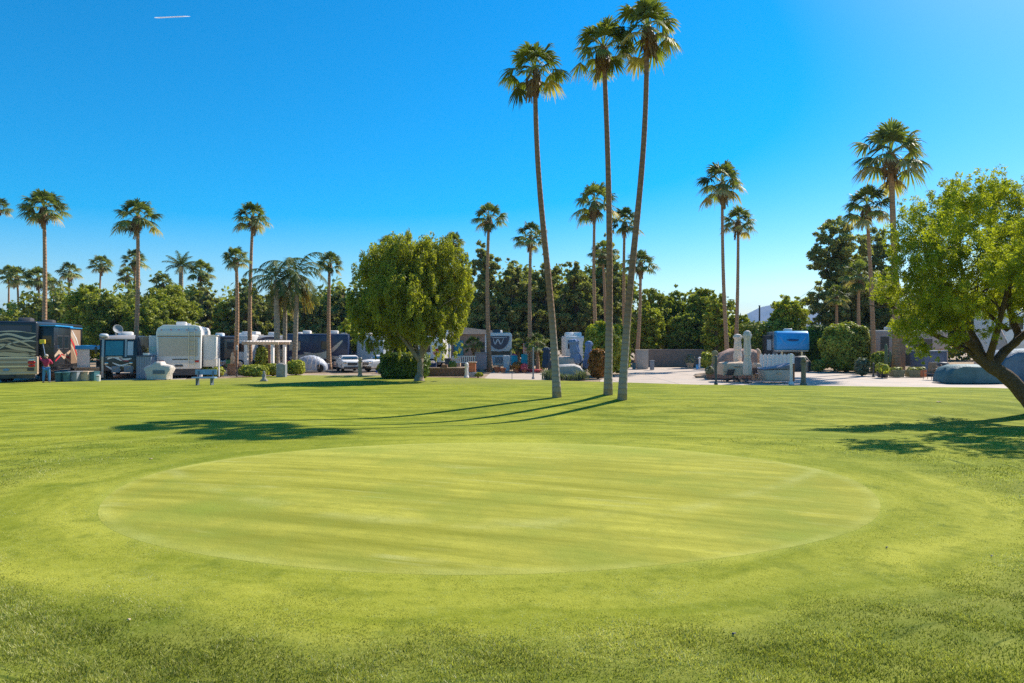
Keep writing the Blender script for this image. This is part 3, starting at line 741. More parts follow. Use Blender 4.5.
V, Fq, tn, cc = cloud(lob, 150000, 0.060, 0.16, 0.80, r, 3.2, 90, 0.40, 0.1, droop=0.9, squash=2.0)
raw('crown', V, Fq, FIC, o, tint=tn)
b = MB(); rr = random.Random(2)
limb(b, (0, 0, -.1), (0.1, 0, 1.45), 0.23, 0.19, 12, 0.02, 6, rr); b.lathe([(0.42, -.1), (.31, .1), (.23, .4)], n=12, flute=.1, fl_n=5)
for q, r_ in (((-1.5, -.2, 3.4), .17), ((.5, 0, 4.2), .19), ((1.5, .3, 3.6), .12), ((-.6, .6, 4.4), .12), ((-2.3, .3, 5.0), .07), ((1.0, -.8, 5.0), .08)):
    pts = limb(b, (0.05, 0, 1.3), q, r_, r_ * .4, 9, 0.08, 6, rr)
    for _ in range(4):
        e = Vector(q) + Vector((rr.uniform(-1.6, 1.6), rr.uniform(-1.4, 1.4), rr.uniform(.2, 2.2))); limb(b, pts[4], e, r_ * .35, .02, 6, .1, 4, rr)
b.build('trunk', PALEBARK, o, smooth=True)

# leaning tree at the right edge
d = 27.6
o = T('leaning_tree', 'large yellow green tree with leaning forked trunk at the right edge', 'tree', 1034, d, z=float(hgt(X(1034, d), d)))
lob = []; r = np.random.default_rng(15); x0 = X(1034, d)
for (px, py, w_, h_, dy) in [(918, 222, 26, 30, 0), (893, 262, 26, 24, -1), (940, 200, 18, 18, 0), (930, 190, 20, 14, -.3), (865, 240, 26, 22, -5), (880, 215, 22, 18, -5), (900, 270, 26, 20, -5.5), (930, 225, 26, 22, -6), (905, 338, 12, 12, 0), (922, 346, 12, 9, .4), (888, 318, 10, 12, .2), (890, 232, 20, 22, 0), (884, 280, 18, 20, .3), (905, 205, 14, 14, .4), (960, 210, 22, 20, -4), (925, 250, 22, 22, -4), (900, 300, 16, 16, -3.4), (1000, 188, 20, 16, .5), (940, 262, 30, 26, .5), (920, 300, 32, 22, 0), (985, 210, 28, 32, .5), (1010, 200, 26, 28, -1), (960, 225, 24, 26, 1.5),  # lobes nearest the camera are added to widen the tree's shadow
                             (975, 250, 34, 28, -1.5), (1010, 255, 30, 30, 1), (955, 300, 30, 22, 1.2), (1040, 230, 34, 38, 0), (1075, 260, 36, 36, .5), (1000, 300, 22, 20, -1), (930, 325, 20, 12, -.5),
                             (1060, 300, 36, 26, -1.2), (1100, 300, 30, 30, 1), (985, 188, 16, 14, 0), (945, 195, 12, 12, -.6), (893, 240, 14, 14, .3), (1045, 200, 20, 18, -1), (905, 318, 22, 16, .3), (960, 322, 16, 12, -1),
                             (1020, 285, 30, 24, 2.5), (960, 270, 30, 24, -3), (1050, 270, 34, 26, -3.4), (893, 322, 16, 14, -.5), (912, 338, 14, 10, .5), (884, 262, 12, 14, .5), (940, 335, 12, 9, 0), (900, 290, 18, 16, -2), (1000, 262, 34, 26, -5), (955, 285, 26, 20, -5), (1050, 240, 34, 26, -5.2), (1000, 182, 12, 9, .5), (968, 190, 9, 9, 0), (1022, 188, 14, 10, 0), (1010, 240, 28, 22, -3)]:
    lob.append((X(px, d) - x0, dy - 0.9, Z(py, d), w_ * d / F, w_ * d / F, h_ * d / F * 0.95))
V, Fq, tn, cc = cloud(lob, 330000, 0.034, 0.19, 0.62, r, 3.0, 85, 0.40, 0.2, droop=0.5, squash=1.1)
raw('crown', V, Fq, MES, o, tint=tn)
b = MB(); rr = random.Random(4)
def P2(px, py, dy=0): return (X(px, d) - x0, dy, Z(py, d) - float(o.location.z))
def branch(path, r0, r1, n=10):
    pts = [Vector(P2(*p)) for p in path]; out = []
    for i in range(len(pts) - 1):
        for k in range(4):
            t_ = k / 4; p0 = pts[max(i - 1, 0)]; p1 = pts[i]; p2 = pts[i + 1]; p3 = pts[min(i + 2, len(pts) - 1)]
            out.append(0.5 * ((2 * p1) + (-p0 + p2) * t_ + (2 * p0 - 5 * p1 + 4 * p2 - p3) * t_ ** 2 + (-p0 + 3 * p1 - 3 * p2 + p3) * t_ ** 3))
    out.append(pts[-1]); m = len(out) - 1
    b.tube(out, [(r0 + (r1 - r0) * i / m) * (1 + .05 * math.sin(i * 1.9)) for i in range(m + 1)], n)
    return out
branch([(1038, 413), (1024, 394), (1006, 376), (988, 364), (975, 352)], .33, .24, 14)
br = []
br += [branch([(990, 366), (968, 344, -.2), (950, 325, -.3), (938, 305, -.4), (925, 280, -.5), (915, 245, -.6)], .19, .045)]
br += [branch([(976, 354), (950, 340, .3), (930, 328, .5), (908, 312, .7), (893, 290, .8)], .13, .04)]
br += [branch([(992, 368), (1004, 352, 0), (1020, 338, .1), (1014, 318, .1), (1012, 290, .2), (1020, 255, .2), (1012, 220, .1)], .20, .05)]
br += [branch([(986, 364), (988, 345, .6), (982, 320, .9), (984, 280, 1.2), (975, 235, 1.2), (980, 200, 1)], .16, .04)]
br += [branch([(1018, 338), (1040, 322, -.4), (1065, 300, -1), (1090, 275, -1.2)], .17, .05)]
br += [branch([(988, 362), (975, 335, -1.2), (965, 305, -2.2), (960, 270, -3)], .15, .04)]
br += [branch([(1004, 352), (1020, 320, -1.2), (1035, 290, -2.4), (1048, 265, -3.3)], .15, .04)]
br += [branch([(1008, 330), (1000, 315, .6), (990, 300, .9), (975, 290, 1)], .1, .03)]
for p_ in br:
    for k in range(10):
        s_ = p_[rr.randrange(len(p_) // 2, len(p_))]; e = s_ + Vector((rr.uniform(-1.3, 1.3), rr.uniform(-1.2, 1.2), rr.uniform(.2, 1.7))); limb(b, s_, e, .04, .01, 5, .12, 4, rr)
b.build('trunk', mat('dark_bark', (0.12, 0.085, 0.06), 0.95, 0, 0.35, 8, 0.9, 16), o, smooth=True)

for a in [
  ('broadleaf_tree', 'low light green tree behind the big coach, far left', 14, 96, 303, 50, LGT, 3500, 'round'),
  ('broadleaf_tree', 'low green tree behind the big coach, nearer the awning', 46, 92, 301, 44, MID, 3500, 'round'),
  ('broadleaf_tree', 'loose yellow green tree above the outdoor bar', 84, 66, 283, 46, LGT, 7000, 'round'),
  ('dark_tree', 'broad dark tree behind the dish topped motorhome', 112, 62, 290, 62, DRK, 9000, 'round'),
  ('dark_tree', 'dark dense tree behind the slatted cabinet', 150, 61, 298, 54, DRK, 8000, 'round'),
  ('broadleaf_tree', 'feathery yellow green tree behind the white trailer', 170, 66, 284, 56, MID, 8000, 'round'),
  ('pine_tree', 'slim pine behind the white trailer roof', 206, 82, 280, 34, PIN, 4500, 'pine'),
  ('broadleaf_tree', 'small pale tree right of the white trailer', 224, 80, 294, 26, MID, 3000, 'round'),
  ('pine_tree', 'dark pine directly behind the pergola', 246, 80, 284, 40, PIN, 5000, 'pine'),
  ('pine_tree', 'dark pine behind the queen palms', 272, 84, 296, 44, PIN, 5000, 'pine'),
  ('pine_tree', 'dark pine right of the queen palms', 312, 80, 292, 44, PIN, 5500, 'pine'),
  ('pine_tree', 'dark pine behind the long silver coach', 342, 82, 288, 42, PIN, 5500, 'pine'),
  ('broadleaf_tree', 'small light tree left of the round lawn tree', 348, 66, 318, 30, LGT, 3000, 'round'),
  ('pine_tree', 'dark pine hidden mostly by the round lawn tree', 385, 86, 268, 60, PIN, 5000, 'pine'),
  ('pine_tree', 'tallest pine of the group right of the round lawn tree', 486, 76, 246, 40, PIN, 8000, 'pine'),
  ('pine_tree', 'wide pine behind the white coach with the curved blue nose', 514, 78, 262, 44, PIN, 8000, 'pine'),
  ('pine_tree', 'pine behind the curved near palm', 546, 80, 258, 40, PIN, 7500, 'pine'),
  ('pine_tree', 'shaggy pine between the curved and straight near palms', 574, 78, 265, 44, PIN, 7500, 'pine'),
  ('pine_tree', 'tall dark pine behind the straight middle near palm', 608, 84, 240, 50, PIN, 9000, 'pine'),
  ('broadleaf_tree', 'bushy tree just right of the tallest near palm', 654, 76, 286, 34, MID, 6500, 'round'),
  ('dark_tree', 'dark tree with ragged top over the middle of the grey wall', 676, 78, 288, 34, DRK, 6000, 'round'),
  ('broadleaf_tree', 'green tree over the right part of the grey wall', 698, 74, 285, 38, MID, 7000, 'round'),
  ('broadleaf_tree', 'low leafy tree over the left end of the grey wall', 648, 72, 306, 34, LGT, 6500, 'round'),
  ('dark_tree', 'low shadowy tree behind the grey wall beside the water post', 686, 72, 312, 40, DRK, 7000, 'round'),
  ('broadleaf_tree', 'low leafy tree left of the cactus and parasols', 712, 71, 318, 34, MID, 6000, 'round'),
  ('broadleaf_tree', 'thin loose tree left of the two parasol side palms', 716, 68, 292, 26, LGT, 4000, 'round'),
  ('broadleaf_tree', 'low tree behind the folded parasols', 738, 72, 308, 24, LGT, 3500, 'round'),
  ('broadleaf_tree', 'small upright tree in front of the blue mountain', 787, 70, 291, 40, LGT, 5000, 'round'),
  ('pine_tree', 'large dark pine at the right, tallest evergreen', 838, 80, 224, 66, PIN, 12000, 'pine'),
  ('pine_tree', 'wide pine behind the very tall right palm', 876, 84, 232, 60, PIN, 9000, 'pine'),
  ('dark_tree', 'dark tree behind the leaning tree crown', 935, 76, 285, 60, DRK, 7000, 'round'),
  ('dark_tree', 'dark tree behind the trailer at the right edge', 1000, 72, 290, 64, DRK, 7000, 'round')]:
    nm, lb, px, d, py, wpx, lm, n, kd = a
    tree(nm, lb, px, d, py, wpx, lm, int(n * 1.3), kd, pylow=356 if kd == 'round' else 348, r0=0.24, nl=8)
# hedges and shrubs
for a in [
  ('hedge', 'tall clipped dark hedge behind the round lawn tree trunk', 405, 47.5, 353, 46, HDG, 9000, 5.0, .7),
  ('hedge', 'big rounded green hedge left of the shaded coach', 846, 58, 323, 48, MID, 12000, 2.1, .7),
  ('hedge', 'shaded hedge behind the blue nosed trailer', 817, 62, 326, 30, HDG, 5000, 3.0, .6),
  ('hedge', 'long hedge top above the white fence', 768, 69, 322, 70, MID, 8000, 3.5, .35),
  ('bush', 'round bush directly behind the blue bench', 211, 50, 367, 24, MID, 1800, 2.2, .9),
  ('bush', 'wide bush at the pergola post with greyish top', 254, 49.5, 365, 27, MID, 2400, 2.4, .9),
  ('bush', 'low bush between the stone pedestal and wide pergola bush', 273, 51, 364, 16, MID, 1200, 2.4, .9),
  ('bush', 'neatly clipped bush right of the stone pedestal', 296, 52, 360.5, 16, LGT, 1800, 2.8, .9),
  ('bush', 'large bamboo like bush between the near palms', 603, 51, 322, 38, LGT, 9000, 2.2, .8),
  ('bush', 'leafy shrub between the straight and tallest near palms', 621, 54, 326, 18, LGT, 4500, 2.2, .8),
  ('bush', 'orange red flowering bush at the foot of the bamboo like bush', 598, 47.5, 349, 19, ORG, 2600, 2.2, .8),
  ('bush', 'yellowish shrub under the outdoor bar side trees', 146, 56, 344, 18, LGT, 1500, 2.2, .8),
  ('bush', 'yellow flowered shrub inside the pergola', 262, 54, 346, 12, LGT, 1200, 2.2, .8),
  ('bush', 'green shrub under the pergola beam', 270, 56, 350, 14, MID, 1200, 2.2, .8),
  ('bush', 'dark shrub at the right end of the rounded hedge', 880, 54, 352, 16, MID, 1600, 2.2, .8),
  ('bush', 'thin pale shrub left of the right palm trunks', 862, 51, 358, 14, GRY, 700, 2.2, .8),
  ('bush', 'small bush at the end of the brick wall near the curb', 478, 49, 373, 9, MID, 400, 2.2, .8),
  ('bush', 'low shrub by the stone post near the parked pickup', 383, 55, 364, 12, MID, 500, 2.2, .8)]:
    nm, lb, px, d, py, wpx, lm, n, bx_, dp = a
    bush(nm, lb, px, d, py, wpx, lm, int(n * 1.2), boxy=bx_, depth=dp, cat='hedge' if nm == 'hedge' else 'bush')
# far dark woods behind everything: one mass
r = np.random.default_rng(77); lob = []
for x in np.arange(-92, 112, 1.4):
    px = 512 + x * F / 90; py = np.interp(px, [-200, 0, 60, 140, 330, 470, 500, 620, 650, 735, 742, 832, 842, 1200], [304, 302, 296, 288, 292, 280, 270, 268, 292, 296, 329, 329, 286, 286])
    h_ = Z(py + r.uniform(-8, 6), 90); lob.append((x, 90 + r.uniform(-5, 5), h_ * .5, 2.0, 2.0, h_ * .5))
V, Fq, tn, cc = cloud(lob, 150000, 0.36, 0.42, 0.6, r, 1.8, 45, .35, .25, 0, 1.0)
V[:, 2] = np.maximum(V[:, 2], 0)
tag(raw('far_woods', V, Fq, leafmat('woods_leaf', (.11, .13, .03), (.46, .45, .10), None, .45), tint=tn), 'dark far off belt of trees closing the horizon', 'woods', kind='stuff')
# ------------------------------------------------------------------ vehicles and camp things
WHT = mat('white_gelcoat', (0.76, 0.80, 0.83), 0.35, 0, 0.05, 1.2, dirt=(0.55, 0.53, 0.50))
SILV = mat('silver_paint', (0.42, 0.42, 0.42), 0.3, 0.3, 0.06, 1.0)
BEIG = mat('beige_paint', (0.55, 0.44, 0.34), 0.35, 0, 0.06, 1.0)
TAUP = mat('taupe_paint', (0.32, 0.235, 0.17), 0.35, 0, 0.08, 1.0)
BLK = mat('black_paint', (0.020, 0.021, 0.024), 0.35, 0, 0.2, 1.0, coat=0.15)
NAVY = mat('navy_paint', (0.02, 0.035, 0.09), 0.35, 0, 0.2, 1.0, coat=0.15)
BLU = mat('bright_blue_paint', (0.04, 0.36, 0.75), 0.35, 0, 0.15, 1.5)
PGREY = mat('pale_grey_panel', (0.56, 0.585, 0.62), 0.4, 0, 0.06, 1.0)  # cool grey; the blue in it came from shade on white panels
TEAL = mat('teal_cloth', (0.03, 0.22, 0.30), 0.6, 0, 0.15, 1.5)
GLS = mat('dark_glass', (0.02, 0.03, 0.035), 0.05, 0, 0.1, 1.0)
CHR = mat('bright_metal', (0.6, 0.6, 0.6), 0.25, 0.9, 0.05)
RUB = mat('rubber', (0.02, 0.02, 0.02), 0.8, 0, 0.2)
REDL = mat('red_lens', (0.55, 0.015, 0.015), 0.25, 0, 0.05)
DKG = mat('dark_grey', (0.07, 0.07, 0.075), 0.6, 0, 0.15)
GRYP = mat('grey_plastic', (0.25, 0.26, 0.28), 0.6, 0, 0.1)
RED = mat('red_paint', (0.6, 0.02, 0.03), 0.5)
WHP = mat('white_paint', (0.80, 0.82, 0.85), 0.5, 0, 0.05)
WOOD = mat('brown_wood', (0.24, 0.12, 0.06), 0.7, 0, 0.25, 5)
STN = mat('grey_stone', (0.30, 0.31, 0.32), 0.9, 0, 0.2, 5, 0.5, 18)
SAND = mat('sandstone', (0.44, 0.35, 0.26), 0.9, 0, 0.2, 4, 0.4, 14)
CANV = mat('tan_canvas', (0.58, 0.47, 0.36), 0.85, 0, 0.1, 2, 0.5, 7)
GCAN = mat('grey_canvas', (0.33, 0.35, 0.38), 0.85, 0, 0.1, 2, 0.5, 7)
WCAN = mat('white_canvas', (0.78, 0.71, 0.66), 0.8, 0, 0.08, 3, 0.4, 9)
BCAN = mat('blue_canvas', (0.16, 0.24, 0.42), 0.8, 0, 0.12, 3, 0.4, 9)
TERR = mat('terracotta', (0.45, 0.17, 0.08), 0.85, 0, 0.15, 4)
BRK = mat('brown_block', (0.24, 0.155, 0.11), 0.9, 0, 0.2, 4, 0.5, 12)

def wheel(parent, x, y, r=0.42, w=0.25, side=1):
    a = MB(); a.cyl((x - side * w, y, r - 0.03), (x, y, r - 0.03), r, r, 20); tw = a.build('wheel', RUB, parent, bevel=0.03)
    b = MB(); b.cyl((x, y, r - 0.03), (x + side * 0.012, y, r - 0.03), r * 0.62, r * 0.55, 16); b.cyl((x, y, r - .03), (x + side * .05, y, r - .03), r * .16, r * .12, 8); b.build('rim', CHR, tw)
def pane(parent, x0, x1, z0, z1, y, fr=0.035, m=None, name='window', axis='y', proud=0.02, fm=None):
    """window with frame on the near face (y) or a side face (axis x: x0,x1 are y values, y is x)"""
    a = MB(); s = -1 if axis == 'y' else (1 if proud > 0 else -1); p = abs(proud)
    def bx(q, u0, u1, v0, v1, d0, d1):
        if axis == 'y': q.box(u0, u1, y - d1, y - d0, v0, v1)
        else: q.box(min(y + s * d0, y + s * d1), max(y + s * d0, y + s * d1), u0, u1, v0, v1)
    bx(a, x0 - fr, x1 + fr, z1, z1 + fr, -0.01, p); bx(a, x0 - fr, x1 + fr, z0 - fr, z0, -0.01, p)
    bx(a, x0 - fr, x0, z0, z1, -0.01, p); bx(a, x1, x1 + fr, z0, z1, -0.01, p)
    w_ = a.build(name, fm or DKG, parent)
    b = MB(); bx(b, x0 + .002, x1 - .002, z0 + .002, z1 - .002, -0.005, p * 0.4); b.build('pane', m or GLS, w_)
    return w_
def roof_ac(parent, x, y, z, m=None):
    a = MB(); a.prism([(y - .5, z - .01), (y + .5, z - .01), (y + .42, z + .26), (y - .3, z + .30)], x - .35, x + .35, 'x'); a.build('air_conditioner', m or WHT, parent, bevel=.05)
def body_box(parent, W, L, z0, Ht, m, name='body', bevel=0.12, nose=0.0):
    a = MB(); w_ = W / 2
    if nose: a.prism([(0, z0), (L, z0), (L, Ht), (nose, Ht), (0, Ht - nose * 1.2)], -w_, w_, 'x')
    else: a.box(-w_, w_, 0, L, z0, Ht)
    return a.build(name, m, parent, bevel=bevel, seg=3)
def swirl(n, fx, fw):
    return [fx(i / n) for i in range(n + 1)], [fw(i / n) for i in range(n + 1)]
def ribbons(parent, specs, y=-0.004, name='swirl_stripe'):
    """specs: material, list of curves given by control points (x,z) and a mid width"""
    for m, curves in specs:
        a = MB()
        for j, (pts, w_) in enumerate(curves):
            q = []; n = len(pts)
            for i in range(n - 1):
                for k in range(6):
                    t_ = k / 6; p0 = pts[max(i - 1, 0)]; p1 = pts[i]; p2 = pts[i + 1]; p3 = pts[min(i + 2, n - 1)]
                    q.append(tuple(0.5 * (2 * p1[c] + (p2[c] - p0[c]) * t_ + (2 * p0[c] - 5 * p1[c] + 4 * p2[c] - p3[c]) * t_ ** 2 + (3 * p1[c] - p0[c] - 3 * p2[c] + p3[c]) * t_ ** 3) for c in (0, 1)))
            q.append(pts[-1]); ws = [w_ * (0.15 + math.sin(math.pi * min(1, (i + .5) / len(q))) ** 0.7) for i in range(len(q))]
            a.ribbon(q, ws, y - 0.003 * (j % 3), 0.006)
        a.build(name, m, parent)
def side_ribbons(parent, specs, x, sgn=1, name='swirl_stripe'):
    for m, curves in specs:
        a = MB()
        for j, (pts, w_) in enumerate(curves):
            b = MB(); b.ribbon(pts, [w_ * (0.2 + math.sin(math.pi * (i + .5) / len(pts))) for i in range(len(pts))], 0, 0.006)
            a.add([(x + sgn * (-v[1] + 0.002 + .003 * (j % 3)), v[0], v[2]) for v in b.v], b.f)
        a.build(name, m, parent)

# 1 the big swirl painted coach, tail towards us
d = 42.3
o = T('motorhome', 'big black and beige swirl painted coach parked tail out at the far left', 'motorhome', 13, d, 20)
body_box(o, 2.55, 11.5, 0.55, 3.82, BLK, bevel=.14)
a = MB(); a.box(-1.29, 1.29, -.015, .35, .62, 1.62); a.box(-1.29, 1.29, -.03, .3, .50, .66); a.build('rear_cap', BEIG, o, bevel=.04)
ribbons(o, [(BEIG, [([(-1.2, 1.7), (-.5, 1.78), (.3, 1.72), (1.2, 1.75)], .22), ([(-1.2, 2.1), (-.6, 2.35), (.1, 2.15), (.9, 2.0), (1.2, 1.9)], .16), ([(-1.2, 2.5), (-.2, 2.75), (.5, 2.5), (1.15, 2.1)], .10)]),
            (SILV, [([(-1.2, 2.72), (-.3, 3.02), (.7, 2.75), (1.2, 2.9)], .12), ([(-.9, 2.0), (-.1, 2.45), (.8, 2.6), (1.2, 2.55)], .08), ([(-1.2, 3.1), (0, 3.2), (1.2, 3.05)], .07)]),
            (TAUP, [([(-1.2, 1.9), (-.2, 2.0), (.6, 1.88), (1.2, 1.6)], .12), ([(-1.2, 2.3), (-.4, 2.6), (.3, 2.3), (1.2, 2.2)], .07)])], y=-.004)
a = MB(); a.box(-1.2, .75, -.034, -.014, 1.36, 1.46); a.box(-1.2, .75, -.034, -.014, 1.10, 1.22); a.box(-1.2, .75, -.034, -.014, .86, .93); a.build('trim_band', TAUP, o)
a = MB(); a.box(-1.2, 1.2, -.035, -.016, 1.545, 1.58); a.box(-1.2, 1.1, -.05, -.03, .99, 1.03); a.build('chrome_strip', CHR, o)
pane(o, -.95, .95, 3.15, 3.55, 0, m=NAVY)
for x in (-1.0, .98):
    a = MB(); a.blob((x, -.03, 1.25), (.21, .06, .10), 12, 0, 0, 3); a.blob((x, -.03, 1.05), (.19, .06, .08), 12, 0, 0, 3); tl = a.build('taillight', REDL, o, smooth=True)
    b = MB(); b.blob((x, -.035, 1.40), (.17, .05, .05), 12, 0, 0, 3); b.build('reverse_lens', WHP, tl, smooth=True)
a = MB(); a.blob((-.35, -.04, .80), (.19, .02, .09), 16, 0, 0, 2); a.build('emblem', mat('emblem_blue', (.2, .3, .42), .4), o, smooth=True)
a = MB(); a.box(.75, 1.12, -.035, -.012, .72, .93); a.build('vent_grille', DKG, o)
a = MB(); a.box(-1.1, 1.1, .05, .35, .25, .54); a.box(-.1, .1, -.2, .2, .35, .45); a.build('bumper', DKG, o, bevel=.03)
# slide-out on the right side with blue topper
a = MB(); a.box(1.27, 2.05, .5, 4.6, .95, 3.50); so = a.build('slide_out', BLK, o, bevel=.05)
a = MB(); a.box(1.23, 2.15, .42, 4.7, 3.53, 3.60); a.build('topper', BLU, so, bevel=.01)
pane(so, 1.45, 1.9, 2.2, 2.9, .5)
pane(so, 1.2, 2.4, 2.1, 2.9, 2.05, axis='x', proud=.02); pane(so, 2.8, 3.9, 2.1, 2.9, 2.05, axis='x', proud=.02)
side_ribbons(so, [(BEIG, [([(.6, 1.6), (1.6, 1.9), (2.8, 1.5), (4.4, 1.9)], .25)]), (RED, [([(.8, 1.3), (2.2, 1.7), (4.3, 1.4)], .1)])], 2.05)
a = MB(); a.box(1.29, 1.75, 5.4, 8.6, .95, 3.45); so = a.build('slide_out', TAUP, o, bevel=.05)
a = MB(); a.box(1.27, 1.85, 5.3, 8.7, 3.48, 3.54); a.build('topper', BLU, so, bevel=.01)
side_ribbons(so, [(BEIG, [([(5.5, 3.2), (6.4, 2.9), (7.4, 2.2), (8.4, 1.2)], .35), ([(5.6, 2.4), (6.5, 2.0), (7.4, 1.2)], .2)]), (RED, [([(5.5, 2.9), (6.6, 2.3), (7.8, 1.3)], .16)]), (WHT, [([(6.2, 3.3), (7.4, 2.7), (8.4, 1.8)], .14)])], 1.75)
side_ribbons(o, [(BEIG, [([(8.9, 3.2), (9.8, 2.6), (10.6, 1.6), (11.2, .9)], .35)]), (SILV, [([(8.8, 2.6), (9.6, 2.0), (10.2, 1.1)], .22)])], 1.275)
for y_ in (2.2, 3.3, 9.6):
    wheel(o, 1.25, y_, .5, .28, 1); wheel(o, -1.25, y_, .5, .28, -1)
roof_ac(o, 0, 2.5, 3.81, DKG); roof_ac(o, 0, 7.5, 3.81, DKG)

# 2 the person washing it, with the long brush
def person(px, d, rz, label):
    me = bpy.data.meshes.new('person'); v = []; e = []; rad = []
    def j(p, r, par=None):
        v.append(p); rad.append(r)
        if par is not None: e.append((par, len(v) - 1))
        return len(v) - 1
    pel = j((0, 0, .93), .135); sp = j((0, .01, 1.12), .125, pel); ch = j((0, .0, 1.30), .15, sp); nk = j((0, -.01, 1.46), .06, ch); hd0 = j((0, -.01, 1.56), .085, nk); hd1 = j((0, 0, 1.66), .10, hd0); hd2 = j((0, .01, 1.73), .07, hd1)
    nz = j((0, .11, 1.63), .02, hd1)
    for s in (-1, 1):
        hp = j((s * .095, 0, .88), .10, pel); kn = j((s * .13, .03 * s + .03, .48), .062, hp); an = j((s * .15, -.01 + .03 * s, .09), .043, kn); he = j((s * .15, .03 * s, .04), .042, an); to = j((s * .17, .17 + .03 * s, .035), .035, he)
        sh = j((s * .18, 0, 1.40), .062, ch)
        if s < 0: el = j((-.30, .17, 1.42), .043, sh); wr = j((-.38, .34, 1.56), .030, el); hb = j((-.40, .39, 1.60), .030, wr); fd = Vector((-.1, .4, .5)); hp_ = Vector((-.40, .39, 1.60))
        else: el = j((.30, .08, 1.18), .043, sh); wr = j((.12, .24, 1.22), .030, el); hb = j((.07, .27, 1.25), .030, wr); fd = Vector((-.6, .4, .3)); hp_ = Vector((.07, .27, 1.25))
        for k in range(5):
            off = Vector((.018 * (k - 2), .008 * (k == 0), .02 * (2 - k))) 
            f1 = j(tuple(hp_ + fd * .05 + off), .009, hb); f2 = j(tuple(hp_ + fd * (.085 - .01 * (k in (0, 4))) + off + Vector((.02 * -s, .01, -.01))), .008, f1); j(tuple(hp_ + fd * .07 + off + Vector((.045 * -s, .015, -.02))), .007, f2)
    def skin(name, vv, ee, rr_, m, root=0, par=None, lvl=1):
        me = bpy.data.meshes.new(name); me.from_pydata(vv, ee, []); o = bpy.data.objects.new(name, me); COL.objects.link(o)
        md = o.modifiers.new('skin', 'SKIN'); md.use_smooth_shade = True
        for i, q in enumerate(me.skin_vertices[0].data): q.radius = (rr_[i], rr_[i]); q.use_root = (i == root)
        s_ = o.modifiers.new('sub', 'SUBSURF'); s_.levels = lvl; s_.render_levels = lvl
        dg = bpy.context.evaluated_depsgraph_get(); m2 = bpy.data.meshes.new_from_object(o.evaluated_get(dg)); m2.materials.clear(); m2.materials.append(m)
        o.modifiers.clear(); o.data = m2
        if par: o.parent = par
        return o
    body = skin('person', v, e, rad, mat('skin', (.50, .30, .21), .55, 0, .06))
    body.location = (X(px, d), d, 0); body.rotation_euler = (0, 0, R(rz)); tag(body, label, 'person')
    def sub_(idx, grow, name, m, root=0, extra=None):
        mp = {q: i for i, q in enumerate(idx)}; vv = [v[q] for q in idx]; ee = [(mp[a], mp[b]) for a, b in e if a in mp and b in mp]; rr_ = [rad[q] + grow for q in idx]
        return skin(name, vv, ee, rr_, m, root, body)
    # joints: 0 pel 1 sp 2 ch 3 nk ; left s=-1 starts at 8
    L0 = 8; R0 = L0 + 6 + 2 + 15 + 0
    R0 = 8 + 5 + 4 + 15
    sub_([0, 1, 2, 3, L0 + 5, L0 + 6, L0 + 7, R0 + 5, R0 + 6, R0 + 7], .022, 'jacket', mat('magenta_fleece', (.42, .03, .10), .85, 0, .15, 8, .4, 20))
    sub_([0, L0, L0 + 1, L0 + 2, R0, R0 + 1, R0 + 2], .022, 'jeans', mat('blue_denim', (.07, .22, .45), .85, 0, .15, 8, .3, 30))
    a = MB()
    for s in (-1, 1): a.blob((s * .16, .09 + .03 * s, .045), (.055, .15, .05), 12, 0, 0, 2.5)
    a.build('shoes', DKG, body, smooth=True)
    a = MB(); a.blob((0, -.025, 1.68), (.108, .118, .105), 14, .04, 2); a.build('hair', mat('grey_hair', (.42, .40, .38), .8), body, smooth=True)
    a = MB()
    for s in (-1, 1): a.blob((s * .035, .105, 1.655), (.013, .01, .008), 8, 0)
    a.build('eyes', BLK, body, smooth=True); a = MB(); a.blob((0, .105, 1.59), (.025, .01, .006), 8, 0); a.build('mouth', mat('lips', (.4, .12, .1), .5), body, smooth=True)
    a = MB()
    for s in (-1, 1): a.blob((s * .105, 0, 1.645), (.015, .025, .035), 8, 0)
    a.build('ears', MATS['skin'], body, smooth=True)
    return body
d = 42.2
person(46.3, d, 25, 'person in magenta jacket and blue jeans reaching a long brush up to the coach')
o = T('wash_brush', 'long pole brush with yellow head held up against the painted coach', 'brush', 46.3, d, 0)
a = MB(); p0 = Vector((.0, .05, 1.15)); p1 = Vector((X(35.8, d) - X(46.3, d), .6, Z(341.5, d))); a.tube([p0, p0.lerp(p1, .5), p1], .022, 8); a.build('pole', CHR, o)
a = MB(); a.box(-.17, .17, -.06, .06, -.15, .12); h_ = a.build('brush_head', mat('yellow_bristle', (.75, .62, .05), .8, 0, .2, 20, .6, 40), o, bevel=.03, loc=p1)

# 3 bins and boxes along the kerb
def bin_(label, px, d, w_, h_, m, cat='bin', lidm=None, group=None, round_=True):
    o = T('storage_bin' if not round_ else 'waste_bin', label, cat, px, d, 0, group)
    a = MB()
    if round_: a.lathe([(w_ * .40, 0), (w_ * .47, h_ * .9), (w_ * .5, h_ * .93)], n=16)
    else: a.prism([(-w_ * .46, 0), (w_ * .46, 0), (w_ * .5, h_ * .93), (-w_ * .5, h_ * .93)], -.3, .3, 'y')
    a.build('body', m, o, bevel=0 if round_ else .03)
    a = MB()
    if round_: a.lathe([(w_ * .53, h_ * .93), (w_ * .53, h_ * .96), (w_ * .3, h_), (.02, h_ + .01)], n=16)
    else: a.box(-w_ * .53, w_ * .53, -.33, .33, h_ * .93, h_)
    a.build('lid', lidm or m, o)
    a = MB(); a.tube([(-.1, -.34 if not round_ else -w_ * .5, h_ * .8), (0, -.38 if not round_ else -w_ * .55, h_ * .8), (.1, -.34 if not round_ else -w_ * .5, h_ * .8)], .015, 6); a.build('handle', DKG, o)
